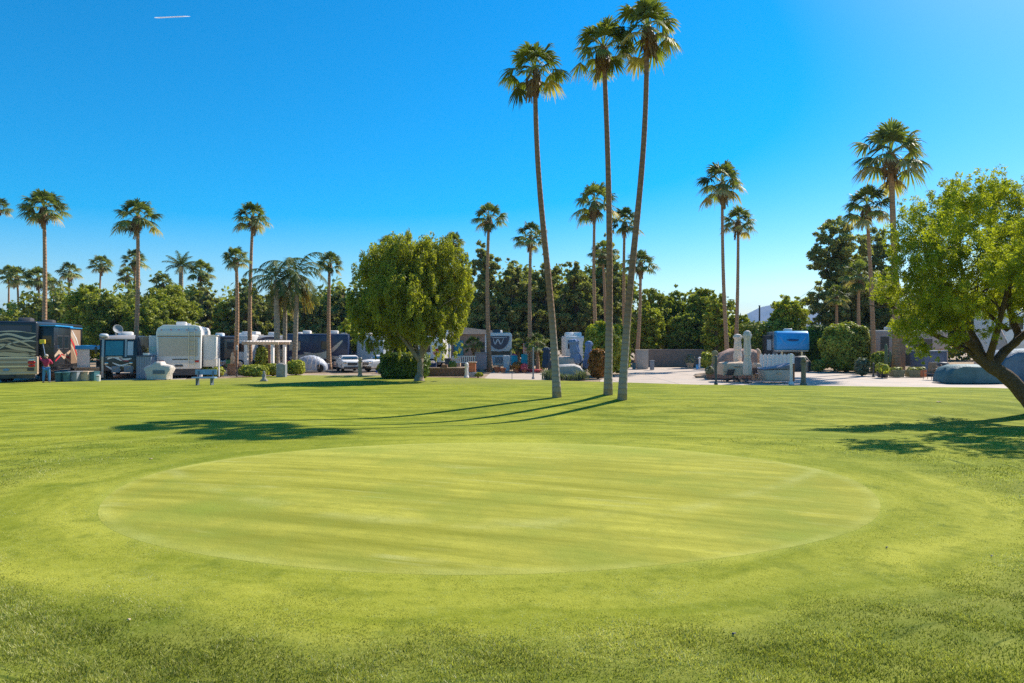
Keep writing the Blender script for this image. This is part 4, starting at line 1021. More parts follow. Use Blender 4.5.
TB = mat('teal_plastic', (.04, .13, .15), .5, 0, .1)
bin_('round teal bin nearest the person washing the coach', 59, 43.2, .50, .62, TB)
bin_('round teal bin just left of the grey box', 66.5, 43.2, .50, .64, TB)
bin_('grey box between the teal bins and the beige box', 75, 43.6, .62, .66, GRYP, 'storage box', round_=False)
bin_('beige box in front of the outdoor bar', 85.5, 44.0, .66, .64, CANV, 'storage box', round_=False)
bin_('dark teal box right of the beige box', 93.8, 44.2, .42, .62, TB, 'storage box', round_=False)
bin_('small white bucket right of the dark teal box', 98.5, 43.6, .26, .42, WHP, 'bucket')
# 4 outdoor bar
d = 46.5
o = T('outdoor_bar', 'outdoor bar hut with blue roof edge and white panel on a stone counter', 'bar hut', 88.5, d, 4)
a = MB(); a.box(-.85, .85, 0, .6, 0, .72); a.build('counter_base', SAND, o, bevel=.02)
a = MB(); a.box(-.98, .95, -.15, .7, .721, .80); a.build('counter_top', CANV, o, bevel=.015)
a = MB(); a.box(-.83, -.02, .15, .22, .801, 2.0); a.box(-.83, -.77, .22, 1.6, 0, 2.0); a.build('wall_panel', WHP, o)
a = MB(); a.box(.78, .86, .15, .23, .801, 2.0); a.box(-.02, .78, 1.5, 1.55, .0, 2.0); a.box(.80, .86, 1.4, 1.5, 0, 2.0); a.build('frame', DKG, o)
a = MB(); a.box(-.93, .93, .05, 1.7, 2.003, 2.28); a.build('roof', BLU, o, bevel=.02)
a = MB(); a.box(.22, .62, .5, 1.0, .802, 1.32); f_ = a.build('refrigerator', CHR, o, bevel=.02); a = MB(); a.box(.28, .56, .485, .503, .88, 1.26); a.build('door', GLS, f_)
# 5 dish topped motorhome, nose out
d = 46.8
o = T('motorhome', 'motorhome with satellite dish and teal windshield cover, nose to the lawn', 'motorhome', 119, d, 22)
W_ = 2.35
a = MB(); a.prism([(.0, .5), (.0, 1.5), (.25, 2.75), (.55, 2.95), (9, 2.95), (9, .5)], -W_ / 2, W_ / 2, 'x'); a.build('body', BLK, o, bevel=.08, seg=3)
a = MB(); a.prism([(.16, 2.72), (.36, 2.90), (.7, 3.0), (.7, 2.9), (.46, 2.84), (.22, 2.66)], -W_ / 2 - .02, W_ / 2 - .25, 'x'); a.build('front_cap', SILV, o, bevel=.02)
def tilt(y): return (y[0], y[1])
a = MB(); a.prism([(-.02, 1.55), (.17, 2.62), (.20, 2.62), (.02, 1.55)], -.86, .30, 'x'); wd = a.build('windshield', GLS, o)
a = MB(); a.prism([(-.035, 1.60), (.145, 2.58), (.155, 2.58), (-.022, 1.60)], -.80, .24, 'x'); a.build('windshield_cover', TEAL, wd)
a = MB(); a.prism([(-.03, 1.5), (.18, 2.7), (.22, 2.7), (.02, 1.5)], -1.04, -.90, 'x'); a.build('pillar', SILV, o); a = MB(); a.prism([(-.03, 1.5), (.18, 2.7), (.22, 2.7), (.02, 1.5)], .34, .46, 'x'); a.build('pillar', SILV, o); a = MB(); a.box(-1.04, -.92, -.05, -.01, .1, 1.5); a.build('corner_guard', SILV, o)
a = MB(); a.prism([(-.01, 1.6), (.16, 2.55), (.20, 2.55), (.03, 1.6)], .50, .85, 'x'); a.build('side_window', PGREY, o)
ribbons(o, [(WHT, [([(-.7, 1.35), (-.3, 1.5), (.2, 1.3), (.75, 1.38)], .16), ([(-.8, .9), (-.3, .62), (.1, .6)], .10), ([(-.4, 1.1), (.1, .9), (.6, 1.05)], .09)]),
            (RED, [([(0, 1.45), (.25, 1.25), (.6, 1.2)], .07)]), (SILV, [([(-.8, 1.48), (0, 1.52), (.2, 1.42)], .08), ([(.2, .8), (.6, .9), (.9, .7)], .07)])], y=-.004)
for x0, x1 in ((-.45, .05), (.30, .85)):
    a = MB(); a.box(x0, x1, -.045, -.006, .42, .86); g_ = a.build('bumper_panel', GRYP, o, bevel=.02); ribbons(g_, [(TAUP, [([(x0 + .05, .5), ((x0 + x1) / 2, .7), (x1 - .05, .78)], .05)])], y=-.047, name='stripe')
for x in (-.75, .72):
    a = MB(); a.blob((x, -.02, 1.05), (.14, .05, .09), 12, 0, 0, 3); a.build('headlight', CHR, o, smooth=True)
a = MB(); a.box(-1.42, -1.28, -.15, -.03, 1.7, 2.2); a.tube([(-1.2, .1, 2.3), (-1.35, -.08, 2.25)], .03, 6); a.build('mirror', BLK, o, bevel=.02)
roof_ac(o, .3, 1.6, 2.94); roof_ac(o, -.3, 4.5, 2.94)
a = MB(); a.cyl((-.35, 1.0, 2.93), (-.35, 1.0, 3.1), .05); a.lathe([(.02, 0), (.18, .04), (.30, .12), (.33, .18), (.29, .14), (.15, .06)], c=(0, 0, 0), n=16)
Mx = Matrix.Translation((-.25, .95, 3.35)) @ Matrix.Rotation(R(65), 4, 'X') @ Matrix.Rotation(R(25), 4, 'Y'); k0 = 24
a.v = a.v[:k0] + [tuple(Mx @ Vector(p)) for p in a.v[k0:]]; a.tube([(-.35, 1.0, 3.1), (-.27, .96, 3.32)], .03, 6); a.build('satellite_dish', GRYP, o, smooth=True)
a = MB(); a.blob((-.95, .35, 2.95), (.28, .35, .14), 12, 0, 0, 3); a.build('roof_vent', PGREY, o, smooth=True)
for y_ in (1.6, 7): wheel(o, 1.17, y_, .42, .25, 1); wheel(o, -1.17, y_, .42, .25, -1)
# black drape hung from its right corner
a = MB(); pts = []
for i in range(9):
    u = i / 8; pts.append([(1.16 + .12 * math.sin(k * 1.9) * .3 + (.06 + .50 * u) * k / 9, -.10 - .05 * math.sin(k * 2.5 + u), 2.85 - 2.4 * u - .1 * (1 - k / 9) * 0) for k in range(10)])
V_ = [p for r_ in pts for p in r_]; V2 = [(p[0], p[1] + .03, p[2]) for p in V_]; n = len(V_)
fs = [(i * 10 + k, i * 10 + k + 1, (i + 1) * 10 + k + 1, (i + 1) * 10 + k) for i in range(8) for k in range(9)]
a.add(V_ + V2, fs + [tuple(q + n for q in f)[::-1] for f in fs]); a.build('side_curtain', NAVY, o, smooth=True)
# 6 slatted cabinet
d = 46.4
o = T('slatted_cabinet', 'grey blue slatted cabinet between the dish topped motorhome and covered grill', 'cabinet', 144, d)
a = MB(); a.box(-.5, .5, 0, .5, .02, 1.55); a.build('case', mat('grey_blue_wood', (.16, .21, .27), .7, 0, .12, 6), o, bevel=.01)
a = MB()
for i in range(9): a.box(-.5 + i * .115, -.42 + i * .115, -.025, -.003, .06, 1.5)
a.build('slat_front', mat('grey_blue_slat', (.22, .28, .34), .7, 0, .12, 6), o)
a = MB(); a.box(-.54, .54, -.06, .55, 1.553, 1.60); a.build('top', NAVY, o)
o = T('cooler', 'small white cooler sitting on the slatted cabinet', 'cooler', 147, d + .2, z=1.60); a = MB(); a.box(-.2, .2, -.15, .15, 0, .12); a.build('body', WHP, o, bevel=.02); a = MB(); a.box(-.21, .21, -.16, .16, .122, .16); a.build('lid', WHP, o, bevel=.01)
# covered things: cloth draped over a grill
def cover(name, label, cat, px, d, prof, depth, m, rz=0, group=None, amp=.03, parts=()):
    """draped cover lofted over a silhouette polygon (x,z from left foot to right foot)"""
    o = T(name, label, cat, px, d, rz, group); n = len(prof); rows = []; ny = 9; cx_ = sum(p[0] for p in prof) / n
    rr_ = random.Random(int(px)); 
    for k in range(ny):
        u = -1 + 2 * k / (ny - 1); f = (1 - abs(u) ** 4) ** .25 if abs(u) < 1 else 0.0
        f = max(f, .62); row = []
        for i, (x, z) in enumerate(prof):
            w_ = amp * math.sin(i * 2.3 + k * 1.7) + amp * .6 * rr_.uniform(-1, 1)
            row.append((cx_ + (x - cx_) * (.86 + .14 * f) + w_ * (z > .1), u * depth / 2 + w_ * .7, max(0, z * (.70 + .30 * f) if abs(u) == 1 else z * (.93 + .07 * f)) + w_ * .4 * (z > .1)))
        rows.append(row)
    a = MB(); V_ = [p for r_ in rows for p in r_]
    fs = [(k * n + i, k * n + i + 1, (k + 1) * n + i + 1, (k + 1) * n + i) for k in range(ny - 1) for i in range(n - 1)]
    fs += [tuple(range(n)), tuple((ny - 1) * n + i for i in range(n))[::-1]]
    a.add(V_, fs); a.build('cover', m, o, smooth=False)
    me = o.children[0].data; me.shade_smooth(); me.set_sharp_from_angle(angle=R(55))
    return o
def feet(o, xs, y, h_=.12, r_=.04, m=None, name='foot'):
    for x in xs:
        for yy in (-y, y): a = MB(); a.cyl((x, yy, 0), (x, yy, h_), r_); a.build(name, m or DKG, o)
d = 45.3
o = cover('covered_grill', 'pale grey cloth covered barbecue in front of the white fifth wheel trailer', 'covered grill', 160,
  d, [(-.72, .06), (-.75, .4), (-.88, .85), (-.55, 1.0), (-.32, 1.08), (-.25, 1.22), (.15, 1.23), (.25, 1.05), (.80, .95), (.86, .75), (.70, .4), (.66, .06)], .75, mat('pale_grey_cloth', (.55, .54, .53), .85, 0, .1, 2, .5, 7)); feet(o, (-.55, .5), .28)
a = MB(); a.box(-.25, .5, -.43, -.385, .42, .66); a.build('front_flap', mat('dark_cloth', (.12, .15, .19), .8), o)
# 8 white fifth wheel
d = 47.8
o = T('fifth_wheel_trailer', 'tall white fifth wheel trailer with pale grey rear panel, slides both sides', 'trailer', 179, d, 20); o_fw = o
W_ = 2.95
a = MB(); a.prism([(-1.38, .62), (1.38, .62), (1.42, 3.3), (1.30, 3.62), (1.0, 3.70), (-1.0, 3.70), (-1.36, 3.45), (-1.44, 3.2)], 0, 9, 'y'); a.build('body', WHT, o, bevel=.05)
a = MB(); a.prism([(-1.36, 3.02), (1.38, 3.02), (1.34, 3.32), (.95, 3.45), (-.9, 3.42), (-1.34, 3.3)], -.03, -.002, 'y'); a.build('upper_panel', PGREY, o, bevel=.01)
a = MB(); a.box(-1.32, 1.30, -.035, -.003, 1.02, 2.86); a.build('rear_panel', PGREY, o, bevel=.01)
a = MB(); a.box(-1.36, 1.36, -.05, -.006, 2.87, 2.95); a.build('trim_strip', TAUP, o)
a = MB(); a.box(-1.28, 1.2, -.045, -.037, 1.52, 2.80); a.build('window', mat('pale_blind_glass', (.42, .43, .42), .15, 0, .1, .8), o)
a = MB(); a.box(-.42, .55, -.06, -.037, 1.26, 1.33); a.build('handle', BLK, o)
for x in (-1.1, 1.12):
    a = MB(); a.box(x - .15, x + .15, -.06, -.037, 1.08, 1.22); a.build('taillight', REDL, o, bevel=.01)
a = MB(); a.box(-.3, .35, 1.0, 1.9, 3.703, 3.95); a.build('air_conditioner', WHT, o, bevel=.06); a = MB(); a.box(-.2, .25, 5, 6, 3.703, 3.92); a.build('air_conditioner', WHT, o, bevel=.06)
a = MB(); a.tube([(1.0, .4, 3.7), (1.0, .4, 3.9), (1.2, .4, 3.85)], .02, 6); a.build('antenna', CHR, o)
a = MB(); a.box(-2.0, -1.45, .8, 4.5, .95, 2.95); s_ = a.build('slide_out', WHT, o, bevel=.03); a = MB(); a.box(-1.95, -1.5, .775, .798, .97, 2.92); a.build('end_panel', PGREY, s_); pane(s_, -1.93, -1.55, 1.7, 2.2, .77, m=mat('mint_blind', (.4, .55, .52), .6), fm=PGREY)
a = MB(); a.box(1.47, 2.35, 1.0, 5.5, .72, 2.95); s_ = a.build('slide_out', WHT, o, bevel=.03); a = MB(); a.box(1.50, 2.22, .975, .998, 1.2, 2.90); a.build('end_panel', PGREY, s_)
a = MB(); a.box(1.43, 2.42, .95, 5.6, 2.96, 3.02); a.build('topper', WHT, s_)
a = MB(); a.box(-1.3, 1.3, .05, 8.5, .40, .615); a.build('chassis', DKG, o); a = MB(); a.box(-1.0, 1.1, .02, .12, .18, .39); a.build('bumper', DKG, o)
for y_ in (3.2, 4.3): wheel(o, 1.36, y_, .40, .25, 1); wheel(o, -1.36, y_, .40, .25, -1)
for x in (-1.1, 1.1): a = MB(); a.cyl((x, .5, 0), (x, .5, .42), .05); a.build('jack', DKG, o)
for x in (.62, 1.0): a = MB(); a.tube([(x, -.10, .75), (x, -.10, 3.3), (x, .1, 3.72)], .02, 6); a.build('ladder_rail', CHR, o_fw)
for k in range(8): a = MB(); a.cyl((.62, -.10, .95 + k * .32), (1.0, -.10, .95 + k * .32), .014, n=6); a.build('ladder_rung', CHR, o_fw)
for x in (-1.1, -.5, 0, .5, 1.1): a = MB(); a.box(x - .05, x + .05, -.05, -.031, 3.34, 3.38); a.build('marker_light', REDL, o_fw)
a = MB(); a.box(-.25, .25, -.052, -.037, .78, .92); a.build('plate_holder', DKG, o_fw)
o = T('fence_rail', 'small white frame rail beside the right slide of the white trailer', 'rail', 216, 49.5); a = MB(); a.box(-.25, -.17, -.04, .04, 0, 1.25); a.box(.17, .25, -.04, .04, 0, 1.25); a.build('posts', WHP, o); a = MB(); a.box(-.25, .25, -.03, .03, 1.252, 1.32); a.build('top_rail', WHP, o)
# 9 bench
d = D(387.3)
o = T('park_bench', 'pale blue two board bench standing on the lawn', 'bench', 204.5, d, 2, z=float(hgt(X(204.5, d), d)) + .02)
BW = mat('pale_blue_wood', (.22, .34, .46), .7, 0, .12, 5)
a = MB(); a.box(-.64, .64, -.22, .18, .38, .46); a.build('seat', BW, o, bevel=.01)
a = MB(); a.box(-.60, .60, .20, .245, .58, .86); a.build('backrest', BW, o, bevel=.01)
for x in (-.40, .40):
    a = MB(); a.box(x - .03, x + .03, -.15, .15, .0, .378); a.box(x - .035, x + .035, .151, .20, .0, .78); a.build('leg', mat('bench_metal', (.12, .15, .18), .6), o)
# 11 thin lamp post and brown box by the path
def post(name, label, cat, px, d, h_, r_, m, cap=None, z=0.0, head=None, headm=None):
    o = T(name, label, cat, px, d, z=z); a = MB(); a.cyl((0, 0, -.05), (0, 0, h_), r_, r_ * .9, 10); a.build('shaft', m, o, smooth=False)
    a = MB(); a.lathe([(r_ * 1.8, -.02), (r_ * 1.8, .06), (r_ * 1.1, .12)], n=10); a.build('base', m, o)
    a = MB()
    if head == 'lantern': a.lathe([(r_ * 1.2, h_), (r_ * 2.0, h_ + .04), (r_ * 2.0, h_ + .24), (r_ * 2.6, h_ + .26), (.02, h_ + .38)], n=8)
    else: a.lathe([(r_ * 1.2, h_), (r_ * 1.35, h_ + .03), (r_ * .9, h_ + .08), (.01, h_ + .10)], n=10)
    a.build('head', headm or m, o)
    return o
post('lamp_post', 'thin dark lamp post in front of the brown box near the bench', 'lamp post', 236.8, 50.0, 1.9, .045, DKG, head='lantern', headm=GRYP)
o = T('planter_box', 'brown wooden box at the path behind the thin lamp post', 'planter', 233, 51.5); a = MB(); a.box(-.32, .32, -.3, .3, 0, .78); a.build('box', BRK, o, bevel=.02); a = MB(); a.box(-.36, .36, -.34, .34, .782, .84); a.build('rim', WOOD, o)
o = T('statue', 'pale little figure statue standing on the brown box', 'statue', 232.5, 51.5, z=.84); a = MB(); a.lathe([(.14, 0), (.16, .05), (.13, .3), (.16, .5), (.08, .62), (.10, .74), (.07, .86), (.01, .9)], n=12, flute=.08, fl_n=3); a.build('figure', SAND, o, smooth=True)
o = T('planter_box', 'brown brick planter just left of the pergola bush', 'planter', 243.5, 52); a = MB(); a.box(-.38, .38, -.3, .3, 0, .68); a.build('box', BRK, o, bevel=.02); a = MB(); a.box(-.41, .41, -.33, .33, .682, .73); a.build('rim', SAND, o)
# 13 pergola
d = 53
o = T('pergola', 'white post pergola with pale beams left of the queen palms', 'pergola', 261, d, -4); o.scale = (.80, 1, 1)
for x, y_, m, w_ in ((-1.45, 0, WHP, .16), (-.95, 2.2, WHP, .12), (.75, .2, WOOD, .11), (1.15, 0, WHP, .13), (1.2, 2.2, WHP, .12)):
    a = MB(); a.box(x - w_, x + w_, y_ - w_, y_ + w_, 0, 2.28); a.build('post', m, o, bevel=.01)
for y_ in (0, 2.2): a = MB(); a.box(-1.9, 1.75, y_ - .06, y_ + .06, 2.283, 2.50); a.build('beam', BEIG, o, bevel=.01)
a = MB()
for i in range(12): a.box(-1.8 + i * .31, -1.73 + i * .31, -.5, 2.7, 2.503, 2.62)
a.build('rafters', WHP, o)
# 16 pedestal + little statue
o = T('stone_pedestal', 'blue grey stone pedestal on the lawn edge under the queen palms', 'pedestal', 281.5, 48.6)
a = MB(); a.box(-.30, .25, -.25, .25, 0, .95); a.build('block', STN, o, bevel=.02); a = MB(); a.box(.252, .33, -.22, .22, 0, .90); a.build('side_slab', GRYP, o); a = MB(); a.blob((-.05, 0, .96), (.22, .2, .07), 12, .1, 2); a.build('cap_stone', STN, o, smooth=True)
o = T('garden_statue', 'small grey garden statue on the grass before the wide bush', 'statue', 264, D(381.5)-.3, z=.1); a = MB(); a.lathe([(.17, 0), (.17, .08), (.10, .12), (.13, .3), (.06, .44), (.085, .52), (.01, .6)], n=12, flute=.1, fl_n=3); a.build('figure', STN, o, smooth=True); a = MB(); a.box(-.2, .2, -.15, .15, -.05, .03); a.build('plinth', STN, o)
# ------------------------------------------------------------------ more vehicles and the right side
def rv_side(name, label, cat, px, d, rz, L, Ht, m, roofm=None, win=(), slide=None, stripes=(), W=2.5, door=None, z0=.5):
    """long side faces us: local x along the side, near face y=0"""
    o = T(name, label, cat, px, d, rz)
    a = MB(); a.prism([(0, z0), (0, Ht - .1), (.1, Ht), (W - .1, Ht), (W, Ht - .1), (W, z0)], -L / 2, L / 2, 'x'); a.build('body', m, o, bevel=.05)
    a = MB(); a.box(-L / 2 + .2, L / 2 - .2, .15, W - .15, Ht + .002, Ht + .05); a.build('roof', roofm or WHT, o)
    for x0, x1, a0, a1, mm in win: pane(o, x0, x1, a0, a1, 0, m=mm)
    if slide:
        x0, x1, a0, a1, mm = slide; a = MB(); a.box(x0, x1, -.7, .1, a0, a1); s_ = a.build('slide_out', mm, o, bevel=.03); pane(s_, x0 + .3, x1 - .3, (a0 + a1) / 2, a1 - .3, -.7)
    if door is not None:
        a = MB(); a.box(door, door + .65, -.02, -.002, .75, 2.55); d_ = a.build('door', WHT, o); a = MB(); a.box(door + .52, door + .58, -.05, -.021, 1.5, 1.62); a.build('handle', CHR, d_)
    ribbons(o, stripes)
    for x in (-L / 2 + 1.6, L / 2 - 2.2, L / 2 - 1.2):
        wh = MB(); wh.cyl((x, -.02, .42), (x, .28, .42), .44, .44, 18); w_ = wh.build('wheel', RUB, o, bevel=.03); wh = MB(); wh.cyl((x, -.035, .42), (x, -.021, .42), .25, .28, 14); wh.build('rim', CHR, w_)
    roof_ac(o, -L * .2, W / 2, Ht + .05); roof_ac(o, L * .25, W / 2, Ht + .05)
    return o
WV = lambda L, z, w_: ([(-L, z), (-L * .4, z + .35), (L * .2, z - .1), (L, z + .25)], w_)
rv_side('trailer', 'dark trailer with blue roof edge behind the white trailer and path', 'trailer', 226, 66, 10, 4.2, 3.0, DKG, BLU, [(-1.5, -.4, 1.6, 2.3, GLS)], (.0, 1.6, .9, 2.7, TAUP))
rv_side('trailer', 'white trailer end showing behind the pergola left post', 'trailer', 243, 63, -10, 1.8, 3.1, WHT, WHT, [(-.5, .5, 1.6, 2.3, GLS)])
rv_side('motorhome', 'long pale coach behind the queen palm trunks', 'motorhome', 281, 64, 4, 5.4, 3.05, WHT, SILV, [(-2.3, -1.2, 1.6, 2.4, GLS), (1.0, 2.2, 1.5, 2.4, GLS)], (-.9, .6, 1.0, 2.7, CANV), [(TAUP, [WV(2.5, 1.0, .2)]), (NAVY, [WV(2.5, 2.5, .25)])])
rv_side('motorhome', 'long silver and navy coach behind the covered car', 'motorhome', 317, 63, 6, 5.6, 3.2, NAVY, SILV, [(-2.5, -1.5, 1.7, 2.5, CANV), (.4, 1.0, 1.8, 2.5, GLS)], None, [(SILV, [([(-1.2, 1.5), (0, 1.25), (1.2, 1.6), (2.3, 2.6)], .35), ([(-2.5, 1.0), (-.5, 1.15), (2.5, .95)], .35)]), (TAUP, [WV(2.5, .75, .22)])])
rv_side('trailer', 'white trailer wall with pale awning right of the slim palm', 'trailer', 336, 64, -5, 1.9, 3.0, WHT, WHT, [(-.6, .5, 1.3, 2.7, WCAN)], None, [(BLK, [([(-.7, 1.0), (0, 1.15), (.7, .9)], .12)])])
rv_side('motorhome', 'blue grey coach with dark window above the parked white car', 'motorhome', 351, 66, 4, 2.9, 3.0, mat('steel_blue', (.12, .2, .36), .4), WHT, [(-.8, .3, 1.4, 2.4, BLK)], None, [(NAVY, [WV(1.3, 2.6, .2)])])
rv_side('trailer', 'pale blue white trailer half hidden behind the round lawn tree', 'trailer', 370, 65, -4, 2.6, 3.0, PGREY, WHT, [(-.4, .4, 1.6, 2.3, GLS)])
def car(name, label, cat, px, d, rz, m, L=4.6, W=1.85, Ht=1.6, kind='suv', cov=False, front=True):
    """nose or tail at y=0 facing us, body runs to y=L"""
    o = T(name, label, cat, px, d, rz); w_ = W / 2
    low = [(0, .28), (0, .75), (.10, .92), (L * .26, 1.02), (L - .35, 1.04), (L - .05, .9), (L, .6), (L, .28)]
    if kind == 'pickup': up = [(L * .24, 1.0), (L * .36, Ht), (L * .62, Ht), (L * .66, 1.0)]
    else: up = [(L * .24, 1.0), (L * .38, Ht - .03), (L * .5, Ht), (L * .85, Ht - .06), (L * .95, 1.0)]
    a = MB(); a.prism(low, -w_, w_, 'x'); a.build('body', m, o, bevel=.10, seg=3)
    a = MB(); n = len(up)
    a.add([(-w_ * (.96 if z < 1.1 else .78), y, z) for y, z in up] + [(w_ * (.96 if z < 1.1 else .78), y, z) for y, z in up],
          [tuple(range(n)), tuple(range(n, 2 * n))[::-1]] + [(i, n + i, n + (i + 1) % n, (i + 1) % n) for i in range(n)])
    a.build('cabin', m, o, bevel=.06, seg=3)
    if not cov:
        y0, y1 = up[0][0], up[1][0]
        a = MB(); a.add([(-w_ * .84, y0 + .02, 1.08), (w_ * .84, y0 + .02, 1.08), (w_ * .72, y1 - .06, Ht - .10), (-w_ * .72, y1 - .06, Ht - .10), (-w_ * .84, y0 - .03, 1.10), (w_ * .84, y0 - .03, 1.10), (w_ * .72, y1 - .11, Ht - .08), (-w_ * .72, y1 - .11, Ht - .08)],
              [(0, 1, 2, 3), (4, 7, 6, 5), (0, 4, 5, 1), (1, 5, 6, 2), (2, 6, 7, 3), (3, 7, 4, 0)]); a.build('windshield', GLS, o)
        for s in (-1, 1):
            a = MB(); ya, yb_ = up[1][0] + .02, up[-2][0] - .15
            q = [(s * (w_ * .965), ya - .25, 1.08), (s * (w_ * .965), yb_ + .1, 1.08), (s * (w_ * .82), yb_, Ht - .14), (s * (w_ * .82), ya + .05, Ht - .14)]
            a.add(q + [(x - s * .03, y, z) for x, y, z in q], [(0, 1, 2, 3), (4, 7, 6, 5), (0, 4, 5, 1), (1, 5, 6, 2), (2, 6, 7, 3), (3, 7, 4, 0)]); a.build('side_window', GLS, o)
            a = MB(); a.blob((s * w_ * .74, .02, .78), (.17, .06, .09), 12, 0, 0, 3); a.build('headlight' if front else 'taillight', CHR if front else REDL, o, smooth=True)
            a = MB(); a.blob((s * (w_ + .1), L * .30, 1.1), (.1, .06, .07), 8, 0); a.build('mirror', m, o, smooth=True)
        a = MB(); a.box(-w_ * .5, w_ * .5, -.02, .0, .55, .78); a.build('grille', DKG, o); a = MB(); a.box(-w_ * .9, w_ * .9, -.05, .05, .30, .46); a.build('bumper', DKG, o, bevel=.03)
    for y_ in (L * .18, L * .8): wheel(o, w_ + .01, y_, .35, .22, 1); wheel(o, -w_ - .01, y_, .35, .22, -1)
    return o
# covered car seen from the side
d = 57.5
o = T('covered_car', 'car under a silver and blue grey cover in front of the navy coach', 'covered car', 310.5, d, 8)
for nm, m, sl in (('cover', mat('silver_cover', (.42, .43, .48), .5, .2, .12, 2, .5, 6), 0),):
    a = MB(); n = 22; rows = []
    for i in range(n + 1):
        u = i / n; x = -1.35 + 2.7 * u; top = .38 + .98 * (math.sin(math.pi * min(1, max(0, (u + .02) / 1.04))) ** .55); hw = .75 * (math.sin(math.pi * min(.98, max(.02, u))) ** .22)
        rows.append([(x + .02 * math.sin(k * 3 + i), hw * c, max(.12, top * s_ + .02 * math.sin(i * 2.1 + k))) for k, (c, s_) in enumerate([(-1, .1), (-1, .45), (-.95, .62), (-.72, .92), (-.3, 1), (.3, 1), (.72, .92), (.95, .62), (1, .45), (1, .1)])])
    a.add([p for r_ in rows for p in r_], [(i * 10 + k, i * 10 + k + 1, (i + 1) * 10 + k + 1, (i + 1) * 10 + k) for i in range(n) for k in range(9)] + [tuple(range(10)), tuple(n * 10 + k for k in range(10))[::-1]])
    cv = a.build(nm, m, o, smooth=True)
    for x in (-.2, .15, .5, .8): b = MB(); b.tube([(x, -.775, .3), (x + .04, -.79, .7), (x + .1, -.60, 1.25)], .02, 5); b.build('strap', WCAN, cv)
for x in (-.85, .85):
    for y_, s in ((-.70, -1), (.70, 1)): a = MB(); a.cyl((x, y_, .32), (x, y_ - s * .2, .32), .32, .32, 16); a.build('wheel', RUB, o, bevel=.02)
car('parked_car', 'white car parked nose out beside the round lawn tree', 'car', 352.5, 56.5, 22, WHT, 4.2, 1.6, 1.35)
car('pickup_truck', 'white pickup parked right of the parked white car', 'truck', 365.5, 57.5, -38, WHT, 4.8, 1.6, 1.35, 'pickup')
o = cover('blue_tarp', 'small blue tarp heap right of the white pickup', 'tarp', 379.5, 55, [(-.3, .02), (-.25, .2), (0, .45), (.2, .2), (.3, .02)], .4, mat('blue_tarp', (.03, .1, .5), .6))
def stone_post(label, px, d, h_, m=STN, w_=.14):
    o = T('stone_post', label, 'post', px, d); a = MB()
    a.lathe([(w_ * 1.3, -.03), (w_ * 1.3, .08), (w_, .14), (w_ * .92, h_ * .72), (w_ * 1.25, h_ * .75), (w_ * 1.2, h_ * .80)], n=8, flute=.05, fl_n=4); a.build('shaft', m, o)
    a = MB(); a.blob((0, 0, h_ * .89), (w_ * 1.05, w_ * 1.05, h_ * .12), 10, .15, px); a.build('head', m, o, smooth=True); return o
stone_post('weathered stone post on the grass in front of the white pickup', 360, 49.8, 1.38, SAND)
# around the round tree: white van shapes, stop sign, wall, railing
rv_side('trailer', 'white trailer showing under the right side of the round tree', 'trailer', 430, 66, -8, 2.6, 2.7, WHT, WHT, [(-.8, .0, 1.5, 2.1, GLS)])
rv_side('trailer', 'tall white trailer corner just right of the stop sign', 'trailer', 443, 68, 4, 1.5, 3.4, WHT, SILV, [(-.4, .3, 1.8, 2.5, PGREY)])
d = 62
o = T('stop_sign', 'red stop sign on a thin post behind the brick wall', 'sign', 436.5, d)
a = MB(); a.cyl((0, .02, 0), (0, .02, 1.9), .03, .03, 8); a.build('pole', CHR, o)
oc = lambda r_: [(r_ * math.cos(R(22.5 + 45 * k)), 1.55 + r_ * math.sin(R(22.5 + 45 * k))) for k in range(8)]
a = MB(); a.prism(oc(.36), -.02, -.005, 'y'); a.build('sign_border', WHP, o); a = MB(); a.prism(oc(.325), -.027, -.021, 'y'); sp_ = a.build('sign_face', RED, o)
fc = bpy.data.curves.new('stop_letters', 'FONT'); fc.body = 'STOP'; fc.size = .24; fc.align_x = 'CENTER'; fc.align_y = 'CENTER'; fc.extrude = .003; fc.materials.append(WHP)
ft = bpy.data.objects.new('tmp_letters', fc); COL.objects.link(ft); fm_ = bpy.data.meshes.new_from_object(ft.evaluated_get(bpy.context.evaluated_depsgraph_get())); bpy.data.objects.remove(ft)
fo = bpy.data.objects.new('stop_letters', fm_); COL.objects.link(fo); fo.parent = sp_; fo.location = (0, -.032, 1.55); fo.rotation_euler = (R(90), 0, 0)
bin_('navy bin below the stop sign', 432, 60, .78, .62, NAVY, round_=False)
bin_('dark upright bin right of the stop sign', 448, 58, .5, 1.1, DKG, round_=False)
d = 49.5
o = T('brick_wall', 'low brown brick wall right of the round lawn tree', 'wall', 446, d, 0)
a = MB(); a.box(-1.6, 1.55, -.12, .12, 0, .58)
bw = a.build('wall', BRK, o, bevel=.01); a = MB(); a.box(-1.63, 1.58, -.16, .16, .583, .66); a.build('coping', SAND, o, bevel=.01)
for x in (-.1,): a = MB(); a.box(x - .2, x + .2, -.17, .17, .663, .86); a.build('pillar_cap', BRK, o)
o = T('white_railing', 'short white lattice railing behind the low brick wall', 'railing', 464, 57, 0)
a = MB(); a.box(-1.0, 1.0, -.03, .03, 1.25, 1.33); a.box(-1.0, 1.0, -.03, .03, .75, .82); a.build('rail', WHP, o)
a = MB()
for i in range(12): a.box(-.97 + i * .165, -.90 + i * .165, -.02, .02, .823, 1.247)
a.build('balusters', WHP, o); a = MB(); a.box(-1.0, -.93, -.05, .05, 0, .747); a.box(.93, 1.0, -.05, .05, 0, .747); a.build('posts', WHP, o)
o = T('house', 'grey gabled house with pale roof edge behind the little fan palm', 'house', 470, 72, 0)
